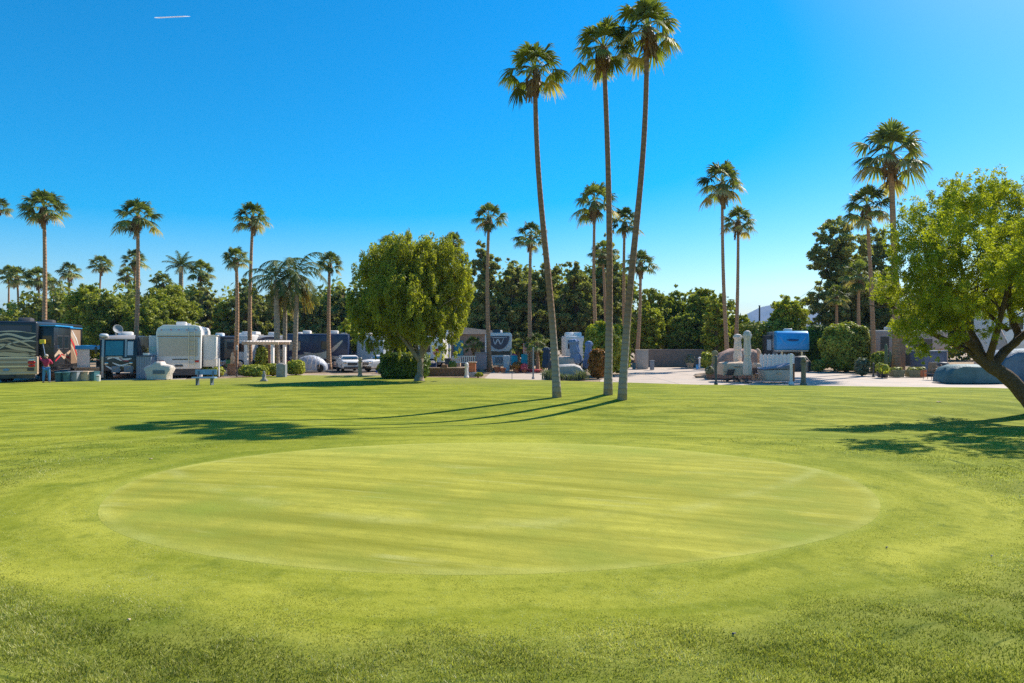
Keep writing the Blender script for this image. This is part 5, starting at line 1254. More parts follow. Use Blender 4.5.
a = MB(); a.box(-2.3, 2.3, 0, 5, 0, 3.25); a.build('wall', mat('stucco_grey', (.22, .20, .19), .9, 0, .1, 2), o)
a = MB(); a.prism([(-2.7, 3.26), (2.7, 3.26), (2.5, 3.62), (-1.2, 4.05), (-2.6, 3.5)], -.5, 5.3, 'y'); a.build('roof', mat('pale_roof', (.42, .38, .34), .8, 0, .1, 3), o)
pane(o, -1.7, -.7, 1.0, 2.6, 0, m=TEAL); pane(o, .8, 1.6, 1.4, 2.4, 0)
stone_post('white square post at the right end of the brick wall', 466.5, 48.2, 1.05, WHP, .13)
o = T('brick_pillar', 'reddish pillar with white cap beside the white post', 'pillar', 472.5, 49.2); a = MB(); a.box(-.24, .24, -.24, .24, 0, 1.0); a.build('shaft', TERR, o, bevel=.02); a = MB(); a.box(-.3, .3, -.3, .3, 1.002, 1.08); a.build('cap', SAND, o); a = MB(); a.box(-.32, .32, -.42, -.25, 0, .35); a.build('base_block', GRYP, o, bevel=.03)
o = T('utility_cart', 'plain pale grey cart box left of the white coach nose', 'cart', 480.5, 57.0); a = MB(); a.box(-.48, .48, 0, .8, .2, 1.55); a.build('box', mat('lilac_grey', (.30, .28, .33), .7), o, bevel=.03); a = MB(); a.box(-.5, .5, -.03, .83, 1.553, 1.62); a.build('lid', GRYP, o)
for s in (-.38, .38): a = MB(); a.cyl((s - .05, .2, .15), (s + .05, .2, .15), .15, .15, 12); a.build('wheel', RUB, o)
# white coach with curved blue nose
d = 59.5
o = T('motorhome', 'white coach with curved blue nose and navy windshield facing the path', 'motorhome', 499, d, 3)
W_ = 2.25
a = MB(); a.prism([(-W_ / 2, .45), (W_ / 2, .45), (W_ / 2, 3.1), (W_ / 2 - .12, 3.28), (-W_ / 2 + .12, 3.28), (-W_ / 2, 3.1)], 0, 8, 'y'); a.build('body', WHT, o, bevel=.05)
arc = [(1.0 * math.cos(R(180 + 15 * k)), 3.0 + 1.28 * math.sin(R(180 + 15 * k))) for k in range(13)]
a = MB(); a.prism([(x * 1.08, 3.02 + (z - 3.0) * 1.08) for x, z in arc], -.03, -.002, 'y'); a.build('nose_rim', PGREY, o)
a = MB(); a.prism([(x * .92, 3.0 + (z - 3.0) * .92) for x, z in arc], -.05, -.033, 'y'); w_ = a.build('windshield', NAVY, o)
ribbons(w_, [(PGREY, [([(-.5, 2.8), (-.35, 2.3), (-.1, 2.7), (.15, 2.3), (.4, 2.8)], .10), ([(-.7, 2.9), (0, 2.85), (.7, 2.9)], .06)])], y=-.052, name='reflection_band')
a = MB(); a.box(-1.0, 1.0, -.02, -.003, 1.35, 1.68); a.build('front_band', BLK, o); a = MB(); a.box(-1.05, 1.05, -.03, -.005, .6, 1.28); a.build('lower_cap', PGREY, o, bevel=.02)
a = MB()
for i in range(5): a.box(-.35, .35, -.045, -.032, .7 + i * .1, .75 + i * .1)
a.build('grille', DKG, o)
for x in (-.8, .8): a = MB(); a.blob((x, -.04, 1.05), (.14, .05, .08), 12, 0, 0, 3); a.build('headlight', CHR, o, smooth=True)
roof_ac(o, -.2, 1.0, 3.27, DKG); roof_ac(o, .1, 4.5, 3.27)
a = MB(); a.tube([(.9, .5, 3.25), (.9, .5, 3.6)], .015, 5); a.build('antenna', CHR, o)
for y_ in (1.5, 6): wheel(o, 1.12, y_, .42, .25, 1); wheel(o, -1.12, y_, .42, .25, -1)
o = T('storage_cabinet', 'white cabinet at the right side of the white coach nose', 'cabinet', 506.5, 57.5); a = MB(); a.box(-.26, .26, 0, .4, 0.02, 1.35); a.build('case', WHP, o, bevel=.02); a = MB(); a.box(-.22, .22, -.02, -.002, .1, 1.25); dd = a.build('door', PGREY, o); a = MB(); a.box(.12, .16, -.04, -.021, .6, .8); a.build('handle', CHR, dd)
def pot(label, px, d, r_, h_, m, plant=None, group=None):
    o = T('flower_pot', label, 'pot', px, d, group=group); a = MB(); a.lathe([(r_ * .7, 0), (r_ * .95, h_ * .8), (r_ * 1.08, h_ * .82), (r_ * 1.08, h_), (r_ * .8, h_), (r_ * .7, h_ * .8)], n=14); a.build('pot', m, o)
    if plant:
        q = unit(rng.normal(size=(90, 3))); C = q * r_ * 1.3 * np.array([1, 1, 1.1]) + np.array([0, 0, h_ + r_ * .9]); V, Fq = leaves(C, q, .14, 2.0); raw('plant', V, Fq, plant, o, tint=np.repeat(rng.random(90), 4))
pot('terracotta pot at the foot of the palm before the white coach', 497, 56, .28, .45, TERR)
pot('tall terracotta pot right of the coach palm', 503, 55.5, .24, .38, TERR)
PNK = leafmat('pink_flower', (.55, .05, .12), (.75, .2, .25), None, .3)
pot('pot of red flowers left of the little fan palm', 516, 55.5, .25, .28, TERR, ORG); pot('pot of pink flowers beside the turquoise chairs', 524, 55.5, .22, .25, TERR, PNK); pot('pot with green plant between the flower pots', 520, 57, .2, .28, SAND, MID)
o = T('flower_bed', 'low strip of red flowers at the back of the concrete path', 'flower bed', 530, 56.3); n = 500; C = np.stack([rng.uniform(-1.1, 1.1, n), rng.uniform(-.25, .25, n), rng.uniform(.03, .22, n)], 1); V, Fq = leaves(C, rng.normal(size=(n, 3)) + np.array([0, 0, 1]), .10); raw('flowers', V, Fq, PNK, o, tint=np.repeat(rng.random(n), 4))
def chair(label, px, d, rz, m, fm=DKG, hb=.95, name='patio_chair'):
    o = T(name, label, 'chair', px, d, rz)
    a = MB(); a.box(-.27, .27, -.26, .26, .40, .45); a.build('seat', m, o, bevel=.015)
    a = MB(); a.prism([(.24, .46), (.28, .46), (.42, hb), (.38, hb)], -.27, .27, 'x'); a.build('backrest', m, o, bevel=.01)
    for x in (-.25, .25):
        for y_ in (-.23, .25): a = MB(); a.tube([(x, y_, .40), (x * 1.08, y_ * 1.12, 0)], .018, 6); a.build('leg', fm, o)
        a = MB(); a.tube([(x * 1.1, -.25, .41), (x * 1.1, -.25, .64), (x * 1.1, .28, .64)], .018, 6); a.build('armrest', fm, o)
TQ = mat('turquoise_cloth', (.01, .32, .42), .7, 0, .15, 3)
chair('turquoise chair left of the little fan palms', 515.5, 57, 15, TQ, hb=1.35); chair('turquoise chair under the striped flag', 523.5, 57, -12, TQ, hb=1.45)
o = T('beach_bag', 'pink cloth bundle hanging over a stand behind the turquoise chairs', 'bag', 514, 58.5); a = MB(); a.blob((0, 0, 1.25), (.25, .15, .22), 12, .1, 1); a.build('cloth', mat('pink_cloth', (.5, .12, .25), .8), o, smooth=True); a = MB(); a.cyl((0, 0, 0), (0, 0, 1.1), .025); a.build('stand', DKG, o)
o = T('flag', 'red and white striped flag hanging from a pole behind the turquoise chairs', 'flag', 528, 58)
a = MB(); a.cyl((.0, 0, 0), (.0, 0, 2.55), .02, .015, 8); a.build('pole', CHR, o)
for k in range(7):
    a = MB(); a.box(-.06 - .055 * (k + 1), -.06 - .055 * k - .002, -.01 - .015 * (k % 2), .01, 1.35 + .03 * k, 2.42 - .01 * k); a.build('stripe', RED if k % 2 == 0 else WHP, o)
a = MB(); a.box(-.25, -.06, -.034, -.027, 2.0, 2.42); a.build('canton', NAVY, o)
def umbrella(label, px, d, h_, r_, m, z0=.9, base=True, pole=True, group=None, tilt=0):
    o = T('closed_parasol', label, 'parasol', px, d, group=group); o.rotation_euler = (0, R(tilt), 0)
    a = MB(); L = h_ - z0
    a.lathe([(r_ * .55, z0), (r_ * .9, z0 + .03 * L), (r_ * .95, z0 + .25 * L), (r_ * .68, z0 + .42 * L), (r_ * .86, z0 + .5 * L), (r_ * .74, z0 + .7 * L), (r_ * .70, z0 + .80 * L), (r_ * 1.0, z0 + .87 * L), (r_ * .98, z0 + .91 * L), (r_ * .78, z0 + .93 * L), (r_ * .82, z0 + .955 * L), (r_ * .5, z0 + .985 * L), (.03, h_)], n=40, flute=.13, fl_n=8)
    a.build('canopy', m, o, smooth=True)
    a = MB(); a.lathe([(r_ * .88, z0 + .445 * L), (r_ * .88, z0 + .475 * L)], n=20); a.build('strap', m, o)
    a = MB(); a.cyl((0, 0, 0), (0, 0, z0 + .1), .03, .03, 8); a.build('pole', DKG, o)
    a = MB(); a.lathe([(.28, 0), (.28, .05), (.08, .10), (.05, .2)], n=16); a.build('base', DKG, o)
    return o
umbrella('folded navy parasol right of the thin post', 546.5, 56, 2.05, .36, mat('navy_canvas', (.02, .05, .10), .8, 0, .2, 3), z0=.35)
umbrella('folded blue parasol leaning above the draped covers, left one', 578.5, 48.3, 2.75, .40, BCAN, z0=1.0, tilt=-8)
umbrella('folded blue parasol leaning above the draped covers, slimmer right one', 585.5, 48.8, 2.6, .28, BCAN, z0=.6, tilt=6)
cover('covered_furniture', 'tan draped furniture cover just right of the curved palm trunk', 'covered furniture', 567, 48.5, [(-.75, .02), (-.7, .6), (-.68, 1.35), (-.5, 1.5), (.3, 1.45), (.5, 1.35), (.62, .8), (.66, .02)], 1.2, mat('lilac_tan_canvas', (.50, .42, .38), .85, 0, .1, 2, .5, 7), amp=.05)
cover('covered_furniture', 'low blue grey draped cover in front of the tan cover', 'covered furniture', 569.5, 46.9, [(-1.2, .25), (-1.15, .7), (-.9, .95), (.3, 1.0), (.7, .85), (1.0, .5), (1.1, .25)], 1.3, mat('blue_grey_canvas', (.42, .43, .44), .85, 0, .1, 2, .5, 7), amp=.04)
def tuft(label, px, d, w_, h_, m=None, n=160):
    o = T('grass_tuft', label, 'ornamental grass', px, d, group='dry grass tufts beside the draped covers'); r = rng
    a = r.uniform(0, 6.28, n); t_ = r.uniform(.1, .7, n); L = h_ * r.uniform(.6, 1.1, n)
    b0 = np.stack([r.normal(size=n) * w_ * .2, r.normal(size=n) * w_ * .2, np.zeros(n)], 1); dv = np.stack([np.cos(a) * t_, np.sin(a) * t_, np.ones(n)], 1)
    s = np.stack([-np.sin(a), np.cos(a), np.zeros(n)], 1) * .015; m1 = b0 + dv * L[:, None] * .6; tp = b0 + dv * L[:, None] * np.array([1.25, 1.25, .95])
    V = np.stack([b0 - s, b0 + s, m1 + s, m1 - s, m1 - s, m1 + s, tp + s * .2, tp - s * .2], 1).reshape(-1, 3)
    raw('blades', V, np.arange(len(V)).reshape(-1, 4), m or GRY, o, tint=np.repeat(r.random(n), 8))
    b = MB(); b.blob((0, 0, .02), (w_ * .3, w_ * .3, .06), 10, .1, 1); b.build('root_clump', BRK, o)
tuft('widest grey grass tuft at the left foot of the draped covers', 549, 45.8, .9, .75, n=260); tuft('grass tuft under the middle of the blue grey cover', 561, 45.4, .7, .5); tuft('grass tuft right of centre under the blue grey cover', 571, 45.4, .7, .42); tuft('grass tuft at the right corner of the blue grey cover', 582, 45.8, .8, .7)
rv_side('trailer', 'small white trailer peeping out left of the bamboo like bush', 'trailer', 575, 60, 5, 1.6, 3.0, WHT, WHT, [(-.6, .3, 1.9, 2.6, BLK)])
cover('covered_furniture', 'dark covered heap behind the curved palm trunk', 'covered furniture', 559, 54, [(-.9, .02), (-.85, .9), (-.3, 1.25), (.5, 1.0), (.9, .02)], .9, DKG)
post('bollard', 'thin grey post on the lawn edge left of the draped covers', 'post', 533.2, D(378.5), 2.05, .055, GRYP)
post('bollard', 'dark bollard on the lawn edge before the covered table', 'post', 716, D(384.2), 1.62, .065, mat('green_black', (.04, .06, .06), .5))
# back wall, pillar
d = 68.5
o = T('block_wall', 'long grey brown block wall across the back of the empty concrete pad', 'wall', 678, d, -3)
a = MB(); a.box(-3.0, 3.6, 0, .25, 0, 1.62); a.build('wall', mat('block_wall', (.22, .19, .17), .9, 0, .15, 2, .4, 8), o); a = MB(); a.box(-3.05, 3.65, -.04, .29, 1.623, 1.72); a.build('coping', mat('wall_cap', (.30, .26, .26), .9), o)
o = T('block_wall', 'lower garden wall behind the white fence at right', 'wall', 770, 70, 0); a = MB(); a.box(-5, 5.5, 0, .2, 0, 1.4); a.build('wall', MATS['block_wall'], o); a = MB(); a.box(-5, 5.5, -.03, .23, 1.403, 1.48); a.build('coping', MATS['wall_cap'], o)
o = T('stone_pillar', 'pale square stone pillar at the left end of the grey wall', 'pillar', 642, 63, 3); a = MB(); a.box(-.55, .50, -.4, .4, 0, 1.68); a.build('shaft', mat('pale_stone', (.42, .40, .37), .9, 0, .15, 3, .4, 10), o, bevel=.03); a = MB(); a.box(-.58, .53, -.43, .43, 1.683, 1.76); a.build('cap', MATS['pale_stone'], o, bevel=.02)
bin_('small teal bin left of the pale stone pillar', 634, 62.5, .4, .55, TB)
o = T('water_spigot', 'white water post before the grey wall', 'water post', 699.5, 62); a = MB(); a.cyl((0, 0, 0), (0, 0, .95), .07, .07, 8); a.build('shaft', WHP, o); a = MB(); a.blob((-.02, -.04, 1.0), (.14, .12, .11), 10, .1, 1); a.build('head', WHP, o, smooth=True)
bin_('blue bucket beside the white water post', 697.3, 61.8, .26, .42, BLU, 'bucket')
# rocky covered mass and covered table with parasols
d = 47.5
RCK = mat('pinkish_cover', (.38, .26, .22), .9, 0, .2, 2, .8, 6)
cover('covered_grill_island', 'large pinkish brown draped island behind the folded parasols', 'covered furniture', 735, d, [(-1.9, .02), (-1.65, .5), (-1.35, 1.1), (-.9, 1.75), (-.2, 2.05), (1.1, 2.0), (1.25, 1.9), (1.35, 1.0), (1.4, .02)], 1.9, RCK, amp=.05)
cover('covered_table', 'sand coloured covered round table in front of the pinkish draped island', 'covered table', 734, 44.2, [(-.95, .42), (-.98, .7), (-.9, 1.18), (-.5, 1.23), (.6, 1.23), (.95, 1.1), (1.05, .42)], 1.3, CANV, amp=.03)
o = T('patio_table', 'dark metal table legs showing below the sand coloured cover', 'table', 734, 44.2)
a = MB(); a.cyl((0, 0, .05), (0, 0, .95), .06, .06, 10); a.build('column', DKG, o); a = MB(); a.lathe([(.7, .93), (.7, .96)], n=20); a.build('tabletop', DKG, o)
for k in range(5): q = k * 1.256; a = MB(); a.tube([(0, 0, .2), (.5 * math.cos(q), .4 * math.sin(q), .05), (.75 * math.cos(q), .55 * math.sin(q), .02)], .035, 6); a.build('leg', DKG, o)
for lb, px, dd, rz in (('dark chair tucked at the left of the sand covered table', 727.5, 43.7, 200), ('dark chair tucked at the right of the sand covered table', 756, 45.5, 150)):
    chair(lb, px, dd, rz, DKG, hb=.8)
umbrella('folded lilac white parasol behind the sand covered table', 737.7, 45.0, 3.05, .27, WCAN, z0=1.2)
umbrella('folded blue white parasol reaching down to the ground, right of the other', 747.3, 42.6, 3.25, .25, mat('blue_white_canvas', (.62, .61, .61), .8, 0, .1, 3, .4, 9), z0=.45)
cover('covered_stool', 'small sand coloured covered stool right of the parasols', 'covered stool', 756.5, 45.8, [(-.3, .02), (-.32, .9), (-.15, 1.12), (.15, 1.1), (.3, .9), (.3, .02)], .6, CANV)
o = T('stone_finial', 'tan stone finial on a post between parasols and white fence', 'finial', 757.5, 47.5); a = MB(); a.lathe([(.12, 0), (.12, 1.45), (.2, 1.5), (.24, 1.7), (.2, 1.9), (.1, 2.02), (.01, 2.08)], n=12, flute=.08, fl_n=5); a.build('shaft', SAND, o, smooth=True)
o = T('cactus', 'pale round cactus paddle rising left of the pinkish island', 'cactus', 714.5, 47); a = MB(); a.tube([(0, 0, 0), (.0, 0, 1.0)], .10, 10); a.blob((0, 0, 1.3), (.22, .10, .36), 12, .05, 1); a.blob((.03, 0, 1.72), (.24, .1, .22), 12, .05, 3); a.build('stem', mat('cactus_skin', (.26, .27, .15), .8, 0, .2, 8, .5, 30), o, smooth=True); a = MB(); a.blob((-.32, 0, .55), (.16, .09, .22), 12, .05, 2); a.tube([(-.3, 0, .4), (-.1, 0, .3), (0, 0, .25)], .06); a.build('side_paddle', MATS['cactus_skin'], o, smooth=True)
o = T('garden_rock', 'pale flat rock left of the pinkish island', 'rock', 704.5, 48.5); a = MB(); a.blob((0, 0, .05), (.75, .5, .28), 14, .15, 3); a.build('rock', SAND, o)
# white fence and tub
d = 46.5
o = T('white_fence', 'white vertical board fence behind the grey tub', 'fence', 777, d, 0)
a = MB()
for i in range(9): x0 = -1.18 + i * .265; a.prism([(x0, .05), (x0 + .24, .05), (x0 + .24, 1.62), (x0 + .12, 1.72), (x0, 1.62)], -.02, .02, 'y')
a.build('boards', WHP, o); a = MB(); a.box(-1.2, 1.2, .021, .07, .5, .6); a.box(-1.2, 1.2, .021, .07, 1.3, 1.4); a.build('rail', WHP, o)
post('fence_post', 'tall white post standing at the lawn corner right of the tub', 'post', 791.2, D(384.2), 1.75, .09, WHP)
o = T('hot_tub', 'grey white tub with dark domed cover on the pad in front of the white fence', 'hot tub', 775.5, 42.8, 0)
a = MB(); a.prism([(-.78, .12), (.82, .12), (.90, .85), (-.95, .80)], -.7, .7, 'y'); a.build('shell', mat('tub_grey', (.50, .46, .42), .6, 0, .08, 2), o, bevel=.10, seg=3)
a = MB(); a.prism([(-.97, .82), (.92, .87), (.90, 1.22), (.55, 1.12), (.0, .98), (-.5, .93)], -.72, .72, 'y'); a.build('lid', mat('tub_cover', (.20, .20, .23), .7, 0, .1, 2), o, bevel=.04)
a = MB(); a.box(.72, .90, -.74, -.705, .1, 1.2); a.build('corner_trim', WOOD, o); a = MB(); a.box(-.2, .1, -.76, -.73, .55, .63); a.build('handle', CHR, o)
stone_post('mossy stone post on the pad edge right of the white corner post', 803.5, D(384.8), 1.65, mat('mossy_stone', (.17, .18, .14), .9, 0, .3, 6, .5, 20), .15)
# blue nosed trailer
d = 60
o = T('fifth_wheel_trailer', 'bright blue nosed fifth wheel trailer parked behind the white fence', 'trailer', 793, d, -14)
a = MB(); a.prism([(-.0, 1.75), (0, 2.6), (.25, 3.25), (.6, 3.45), (2.0, 3.45), (2.0, 1.75)], -1.35, 1.35, 'x'); a.build('nose_cap', BLU, o, bevel=.14, seg=3)
a = MB(); a.prism([(1.9, .55), (1.9, 3.42), (9.5, 3.42), (9.5, .55)], -1.30, 1.30, 'x'); a.build('body', GRYP, o, bevel=.05)
a = MB(); a.blob((0, .08, 2.62), (.62, .10, .13), 16, 0, 0, 2.5); a.build('nose_mark', mat('dark_blue_mark', (.02, .08, .2), .4), o, smooth=True); ribbons(o, [(mat('blue_light', (.10, .38, .75), .4), [([(-1.1, 2.3), (-.5, 2.0), (.4, 2.0), (1.1, 2.3)], .10), ([(-1.1, 3.0), (-.8, 2.5), (-.5, 2.2)], .1), ([(1.1, 3.0), (.8, 2.5), (.5, 2.2)], .1)])], y=-.004)
a = MB(); a.box(-1.3, 1.3, .3, 1.9, 1.64, 1.745); a.build('hitch_floor', WHP, o); a = MB(); a.box(-.9, -.75, .6, .75, 0, 1.63); a.box(.75, .9, .6, .75, 0, 1.63); a.build('landing_legs', CHR, o)
pane(o, -1.0, .9, .7, 1.45, 1.9); roof_ac(o, 0, 3.2, 3.41); pane(o, 2.3, 3.4, 1.9, 2.8, -1.30, axis='x', proud=-.02, m=PGREY)
a = MB(); a.box(-1.9, -1.302, 3.2, 6.0, 1.1, 3.1); s_ = a.build('slide_out', DKG, o, bevel=.03); pane(s_, -1.8, -1.4, 1.7, 2.7, 3.2, m=PGREY)
for y_ in (6, 7.1): wheel(o, 1.30, y_, .4, .25, 1); wheel(o, -1.3, y_, .4, .25, -1)
bin_('tan bin under the blue nosed trailer right side', 806, 58, .45, .9, CANV)
# thin far light poles
post('light_pole', 'thin dark pole before the mountain, left of the small upright tree', 'pole', 759.5, 90, Z(306, 90), .11, DKG)
post('light_pole', 'thin dark pole before the mountain, right of the small upright tree', 'pole', 802.5, 88, Z(300, 88), .11, DKG)
# right: shaded coach, planters, chair
d = 55
rv_side('motorhome', 'shaded grey coach with tall dark windows behind the right palm trunks', 'motorhome', 912, 57, -4, 5.8, 3.45, mat('shade_grey', (.30, .30, .31), .5), SILV, [(-2.5, -1.9, 1.5, 2.9, BLK), (.3, 1.6, 1.7, 2.7, GLS)], None, [(TAUP, [WV(2.7, 1.7, .2)]), (BLK, [([(-2.7, 1.0), (0, 1.05), (2.7, 1.0)], .9)])])  # the wide black band stands for the dark opening low on the coach
o = T('utility_shed', 'grey violet shed box left of the leaning tree', 'shed', 934, 51.5, -4); a = MB(); a.box(-.95, .95, 0, 1.6, 0, 1.75); a.build('wall', mat('violet_grey', (.17, .16, .20), .8), o, bevel=.02); a = MB(); a.box(-1.0, 1.0, -.06, 1.65, 1.753, 1.85); a.build('roof', GRYP, o); a = MB(); a.box(-.7, .7, -.02, -.002, .05, 1.55); dd = a.build('door', mat('violet_grey2', (.21, .20, .25), .8), o); a = MB(); a.box(-.2, .2, -.045, -.021, .95, 1.0); a.build('handle', WHP, dd)
o = T('brick_pillar', 'tall brown pillar left of the shaded coach windows', 'pillar', 901, 54); a = MB(); a.box(-.22, .22, -.22, .22, 0, 2.95); a.build('shaft', mat('tan_brick', (.30, .20, .13), .9, 0, .2, 5, .4, 16), o); a = MB(); a.box(-.3, .3, -.3, .3, 2.953, 3.05); a.build('cap', SAND, o)
pot('green tub planter right of the right palm trunk', 880.5, 48.5, .26, .42, DKG, MID); pot('black pot with green plant left of the brown pillar', 884.5, 47.8, .28, .3, BLK, LGT)
for lb, px, dd, w_, m in (('mossy square planter just right of the brown pillar', 896.5, 49, .45, mat('moss_box', (.24, .24, .14), .9, 0, .2, 6)), ('wider mossy planter left of the terracotta box', 912.5, 49, .42, MATS['moss_box']), ('terracotta box planter beside the patio chair', 921, 49, .25, TERR)):
    o = T('planter_box', lb, 'planter', px, dd); a = MB(); a.prism([(-w_ * .85, 0), (w_ * .85, 0), (w_, .5), (-w_, .5)], -.3, .3, 'y'); a.build('box', m, o, bevel=.02)
    q = rng.uniform(-1, 1, (140, 3)); V, Fq = leaves(q * np.array([w_ * .9, .25, .12]) + np.array([0, 0, .58]), q + np.array([0, 0, 1]), .1); raw('plant', V, Fq, MID, o, tint=np.repeat(rng.random(140), 4))
chair('brown high backed patio chair on the concrete before the shed', 929.5, 45.8, -60, mat('brown_weave', (.30, .20, .12), .8), hb=1.15)
o = T('patio_table', 'tan topped low table between the patio chair and teal cover', 'table', 941.5, 45.6); a = MB(); a.box(-.42, .42, -.4, .4, .68, .74); a.build('tabletop', SAND, o, bevel=.02)
for x in (-.35, .35):
    for y_ in (-.33, .33): a = MB(); a.cyl((x, y_, 0), (x, y_, .678), .025); a.build('leg', DKG, o)
o = T('barbecue', 'tan stone barbecue behind the low patio table', 'barbecue', 943.5, 47.5); a = MB(); a.box(-.42, .42, -.3, .3, 0, .85); a.build('base', SAND, o, bevel=.03); a = MB(); a.blob((0, 0, .9), (.38, .26, .22), 14, 0, 0, 2.5); a.build('hood', DKG, o, smooth=True)
o = T('bird_bath', 'small grey figure lamp at the back right of the round hedge', 'garden lamp', 857.5, 53.5); a = MB(); a.lathe([(.18, 0), (.1, .1), (.07, .5), (.2, .62), (.22, .68), (.05, .7), (.1, .9), (.01, 1.0)], n=12); a.build('figure', STN, o, smooth=True)
o = T('mailbox', 'small white framed box on a post before the round hedge', 'mailbox', 859, 52.5); a = MB(); a.cyl((0, 0, 0), (0, 0, .45), .03); a.build('post', DKG, o); a = MB(); a.box(-.18, .18, -.12, .12, .452, .85); a.build('box', WHP, o, bevel=.02); a = MB(); a.box(-.11, .11, -.135, -.123, .52, .76); a.build('door', DKG, o)
o = T('tall_cactus', 'tall green column cactus right of the round hedge', 'cactus', 886, 52); a = MB(); a.tube([(0, 0, 0), (.02, 0, 1.2), (0, 0, 2.2), (0, 0, 2.35)], [.12, .13, .11, .03], 12); a.build('stem', mat('cactus_green', (.10, .15, .08), .8, 0, .2, 8), o, smooth=True); a = MB(); a.tube([(0, 0, .9), (.3, 0, 1.0), (.34, 0, 1.7), (.34, 0, 1.8)], [.06, .08, .08, .02], 10); a.build('arm', MATS['cactus_green'], o, smooth=True)
post('bollard', 'dark bollard at the back edge of the pad before the right palm', 'post', 873.5, 49.5, .9, .06, DKG)
# teal covers, white trailer at the right edge
TC = mat('teal_cover', (.07, .15, .16), .65, 0, .25, 1.5, .7, 5, dirt=(.16, .20, .22))
cover('covered_boat', 'long low teal cover on the pad behind the leaning trunk', 'covered boat', 968, 42.5, [(-1.75, .02), (-1.7, .5), (-1.45, .95), (-.9, 1.12), (.3, 1.12), (1.0, 1.0), (1.5, .8), (1.8, .02)], 1.7, TC, amp=.06)
cover('covered_boat', 'high blue cover partly hidden by the leaning trunk at the right edge', 'covered boat', 1016, 43.5, [(-2.0, .02), (-1.9, .9), (-1.5, 1.6), (-.7, 2.0), (1.0, 2.1), (2.4, 1.9), (2.7, .02)], 2.2, mat('blue_cover', (.09, .15, .21), .65, 0, .25, 1.5, .7, 5), amp=.07)
o = rv_side('trailer', 'large white trailer with slide and dark band at the right edge behind the tree', 'trailer', 1040, 50, -3, 6.4, 5.0, WHT, WHT, [(-1.0, .6, 2.9, 3.7, GLS)], (-2.9, -1.4, 2.3, 4.6, WHP), [(BLK, [([(-1.0, 2.6), (1, 2.65), (3.1, 2.6)], .35)]), (PGREY, [([(-3.1, 1.6), (0, 1.7), (3.1, 1.6)], .5)])])
cover('folded_awning', 'pinkish white peaked cloth hanging before the big white trailer', 'awning', 1001, 46.5, [(-.55, 1.8), (-.42, 2.3), (.0, 3.35), (.35, 2.6), (.5, 2.0)], .15, mat('pinkish_cloth', (.5, .40, .37), .8, 0, .1, 3, .4, 7), amp=.03)
o = T('awning_pole', 'thin grey pole holding the peaked cloth', 'pole', 1001, 46.6); a = MB(); a.cyl((0, 0, 0), (0, 0, 3.3), .03, .03, 8); a.build('shaft', CHR, o); a = MB(); a.lathe([(.2, 0), (.2, .05), (.05, .08)], n=12); a.build('base', DKG, o)
# little things lying on the turf
for i, (px, py, s_, m, lb) in enumerate([(129, 623, .016, CANV, 'small pale leaf scrap on the rough turf at lower left'), (734, 639, .020, DKG, 'dark clod lying on the rough turf right of centre'), (151, 461, .035, SAND, 'pale leaf on the turf left of the green'), (939, 402, .12, SAND, 'pale patch of dry leaves on the far turf at right'), (887, 551, .018, DKG, 'tiny dark clod on the bright turf right of centre'), (992, 559, .018, SAND, 'tiny pale leaf at the right of the bright turf')]):
    dd = F * (H + .3 * math.exp(-((D(py) - 25) / 4) ** 2)) / (py - HY); x = X(px, dd)
    a = MB()
    nq = 9; a.add([(s_ * math.cos(6.28 * k / nq) * (1 + .3 * math.sin(3 * k)), s_ * .7 * math.sin(6.28 * k / nq), .006 + .01 * math.sin(k * 2.0)) for k in range(nq)] + [(s_ * math.cos(6.28 * k / nq) * (1 + .3 * math.sin(3 * k)) * .9, s_ * .6 * math.sin(6.28 * k / nq), .010 + .005 * math.sin(k * 2.0)) for k in range(nq)],
          [tuple(range(nq))[::-1], tuple(range(nq, 2 * nq))] + [(k, (k + 1) % nq, nq + (k + 1) % nq, nq + k) for k in range(nq)])
    o = a.build('turf_scrap', m); o.location = (x, dd, float(hgt(x, dd)) + .03); tag(o, lb, 'leaf scrap' if m is not DKG else 'soil clod')
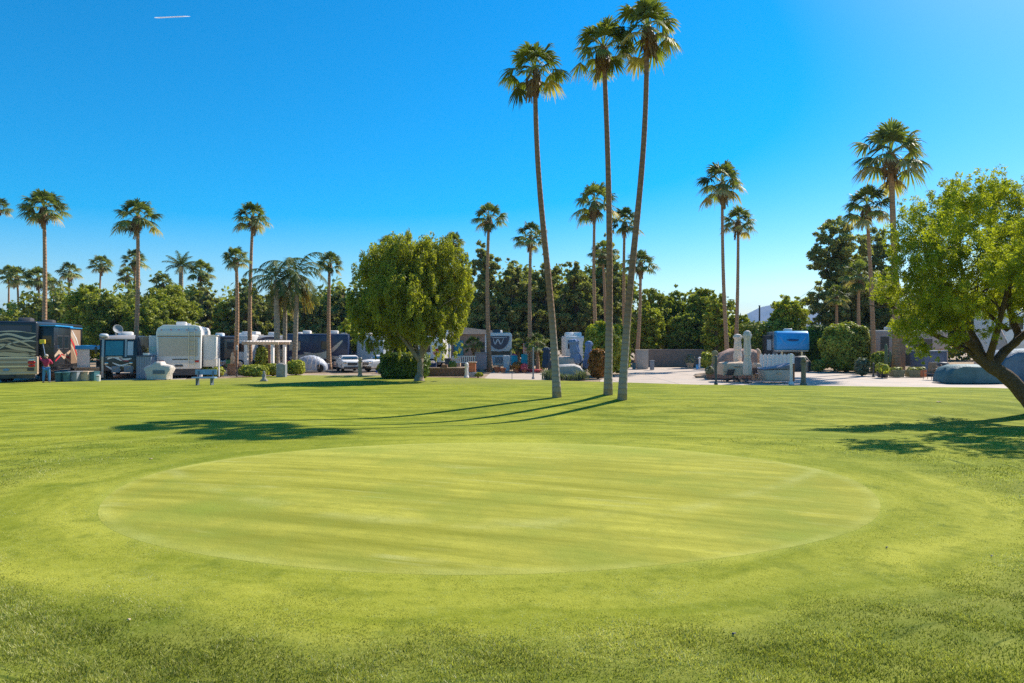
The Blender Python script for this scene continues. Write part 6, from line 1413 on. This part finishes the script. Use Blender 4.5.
# camp clutter along the vehicle rows
def cube_stack(name, label, cat, px, d, dims, mats_, rz=0):
    o = T(name, label, cat, px, d, rz); z = 0
    for i, ((w_, dp, h_), m) in enumerate(zip(dims, mats_)):
        a = MB(); a.box(-w_ / 2, w_ / 2, -dp / 2, dp / 2, z + .002, z + h_); a.build(('case', 'lid', 'top')[min(i, 2)], m, o, bevel=.02); z += h_
    return o
def propane(label, px, d, m=WHP):
    o = T('propane_tank', label, 'gas bottle', px, d); a = MB(); a.lathe([(.12, 0), (.12, .04), (.15, .08), (.16, .2), (.16, .36), (.12, .46), (.03, .5)], n=14); a.build('tank', m, o, smooth=True)
    a = MB(); a.lathe([(.09, .45), (.10, .58), (.08, .58), (.08, .46)], n=10); a.build('collar', CHR, o)
def bike(label, px, d, rz, m):
    o = T('bicycle', label, 'bicycle', px, d, rz)
    for x in (-.5, .5):
        a = MB(); a.tube([(x + .33 * math.cos(6.283 * k / 18), 0, .34 + .33 * math.sin(6.283 * k / 18)) for k in range(19)], .022, 6); w_ = a.build('wheel', RUB, o)
        a = MB(); 
        for k in range(6): a.tube([(x, 0, .34), (x + .32 * math.cos(k * 1.047), 0, .34 + .32 * math.sin(k * 1.047))], .004, 4)
        a.build('spokes', CHR, w_)
    a = MB(); a.tube([(-.5, 0, .34), (-.15, 0, .34), (.35, 0, .78), (-.22, 0, .80), (-.15, 0, .34)], .022, 6); a.tube([(-.5, 0, .34), (-.24, 0, .76)], .016, 6); a.tube([(.5, 0, .34), (.34, 0, .92)], .018, 6); a.build('frame', m, o)
    a = MB(); a.blob((-.26, 0, .93), (.14, .06, .04), 10, 0); a.build('saddle', DKG, o); a = MB(); a.tube([(.30, -.25, .98), (.36, 0, .95), (.30, .25, .98)], .015, 6); a.build('handlebar', DKG, o)
bike('blue bicycle leaning by the dark trailer behind the bench', 222, 60, 10, BLU)
bike('red bicycle standing before the long pale coach', 288, 61, -8, RED)
chair('green folding chair beside the dark trailer', 229, 58, 20, mat('green_cloth', (.06, .2, .08), .8), hb=.95, name='folding_chair')
chair('navy folding chair in front of the white trailer wall and slim palm', 337, 59.5, -25, NAVY, hb=.95, name='folding_chair')
propane('white gas bottle at the right foot of the white fifth wheel trailer', 200, 47.0)
propane('white gas bottle beside the grey shed box', 944.5, 50.5)
cube_stack('storage_crate', 'navy crate with grey lid in front of the silver and navy coach', 'crate', 324, 60.5, [(.8, .5, .5), (.84, .54, .08)], [NAVY, GRYP])
cube_stack('storage_crate', 'brown crate beside the coach under the swirl stripes', 'crate', 55.5, 45.5, [(.6, .45, .45), (.64, .5, .06)], [WOOD, DKG], 20)
cube_stack('utility_box', 'green metal utility box left of the brick wall', 'utility box', 391, 53.5, [(.6, .5, .7), (.66, .56, .06)], [mat('utility_green', (.08, .14, .09), .6), mat('utility_green', (.08, .14, .09), .6)])
cube_stack('utility_box', 'grey hookup box at the back edge of the pad before the grey wall', 'utility box', 652, 60.5, [(.35, .3, .8), (.4, .35, .05)], [GRYP, GRYP])
cube_stack('air_conditioner_unit', 'pale air conditioner unit beside the grey gabled house', 'air conditioner', 456, 68, [(.9, .8, .8), (.95, .85, .06)], [CANV, GRYP])
chair('white plastic chair beside the covered stool', 760.5, 45.0, -30, WHP, hb=.85)
chair('tan chair turned to the left behind the patio table', 948, 47, 60, CANV, hb=.95)
pot('blue glazed pot at the left of the white railing', 452.5, 55, .25, .4, BLU, MID)
pot('large sand pot with agave before the block wall', 690, 64, .35, .5, SAND, GRY)
pot('brown pot left of the rocks at the pinkish island', 709.5, 46.2, .22, .35, BRK, GRY)
for lb, px, d_, py, w_, lm in (('low shrub in front of the long pale coach', 303, 60, 358, 14, MID), ('rounded shrub right of the grey wall post', 707, 63, 352, 12, LGT), ('dark low shrub before the blue nosed trailer', 818, 57, 360, 12, DRK),
                          ('spiky grey shrub at the left of the brick wall', 434, 51, 370, 8, GRY), ('leafy shrub between the navy parasol and the flag', 541, 58, 350, 10, MID), ('small shrub at the back right of the white coach', 512, 63, 350, 10, LGT)):
    bush('bush', lb, px, d_, py, w_, lm, 900)
cover('dark_heap', 'dark covered heap tucked below the bright blue trailer nose', 'covered heap', 799, 58.5, [(-.95, .02), (-.9, .8), (-.4, 1.25), (.4, 1.3), (.9, .8), (1.0, .02)], 1.0, DKG)  # black heap added to fill the dark space under the trailer nose
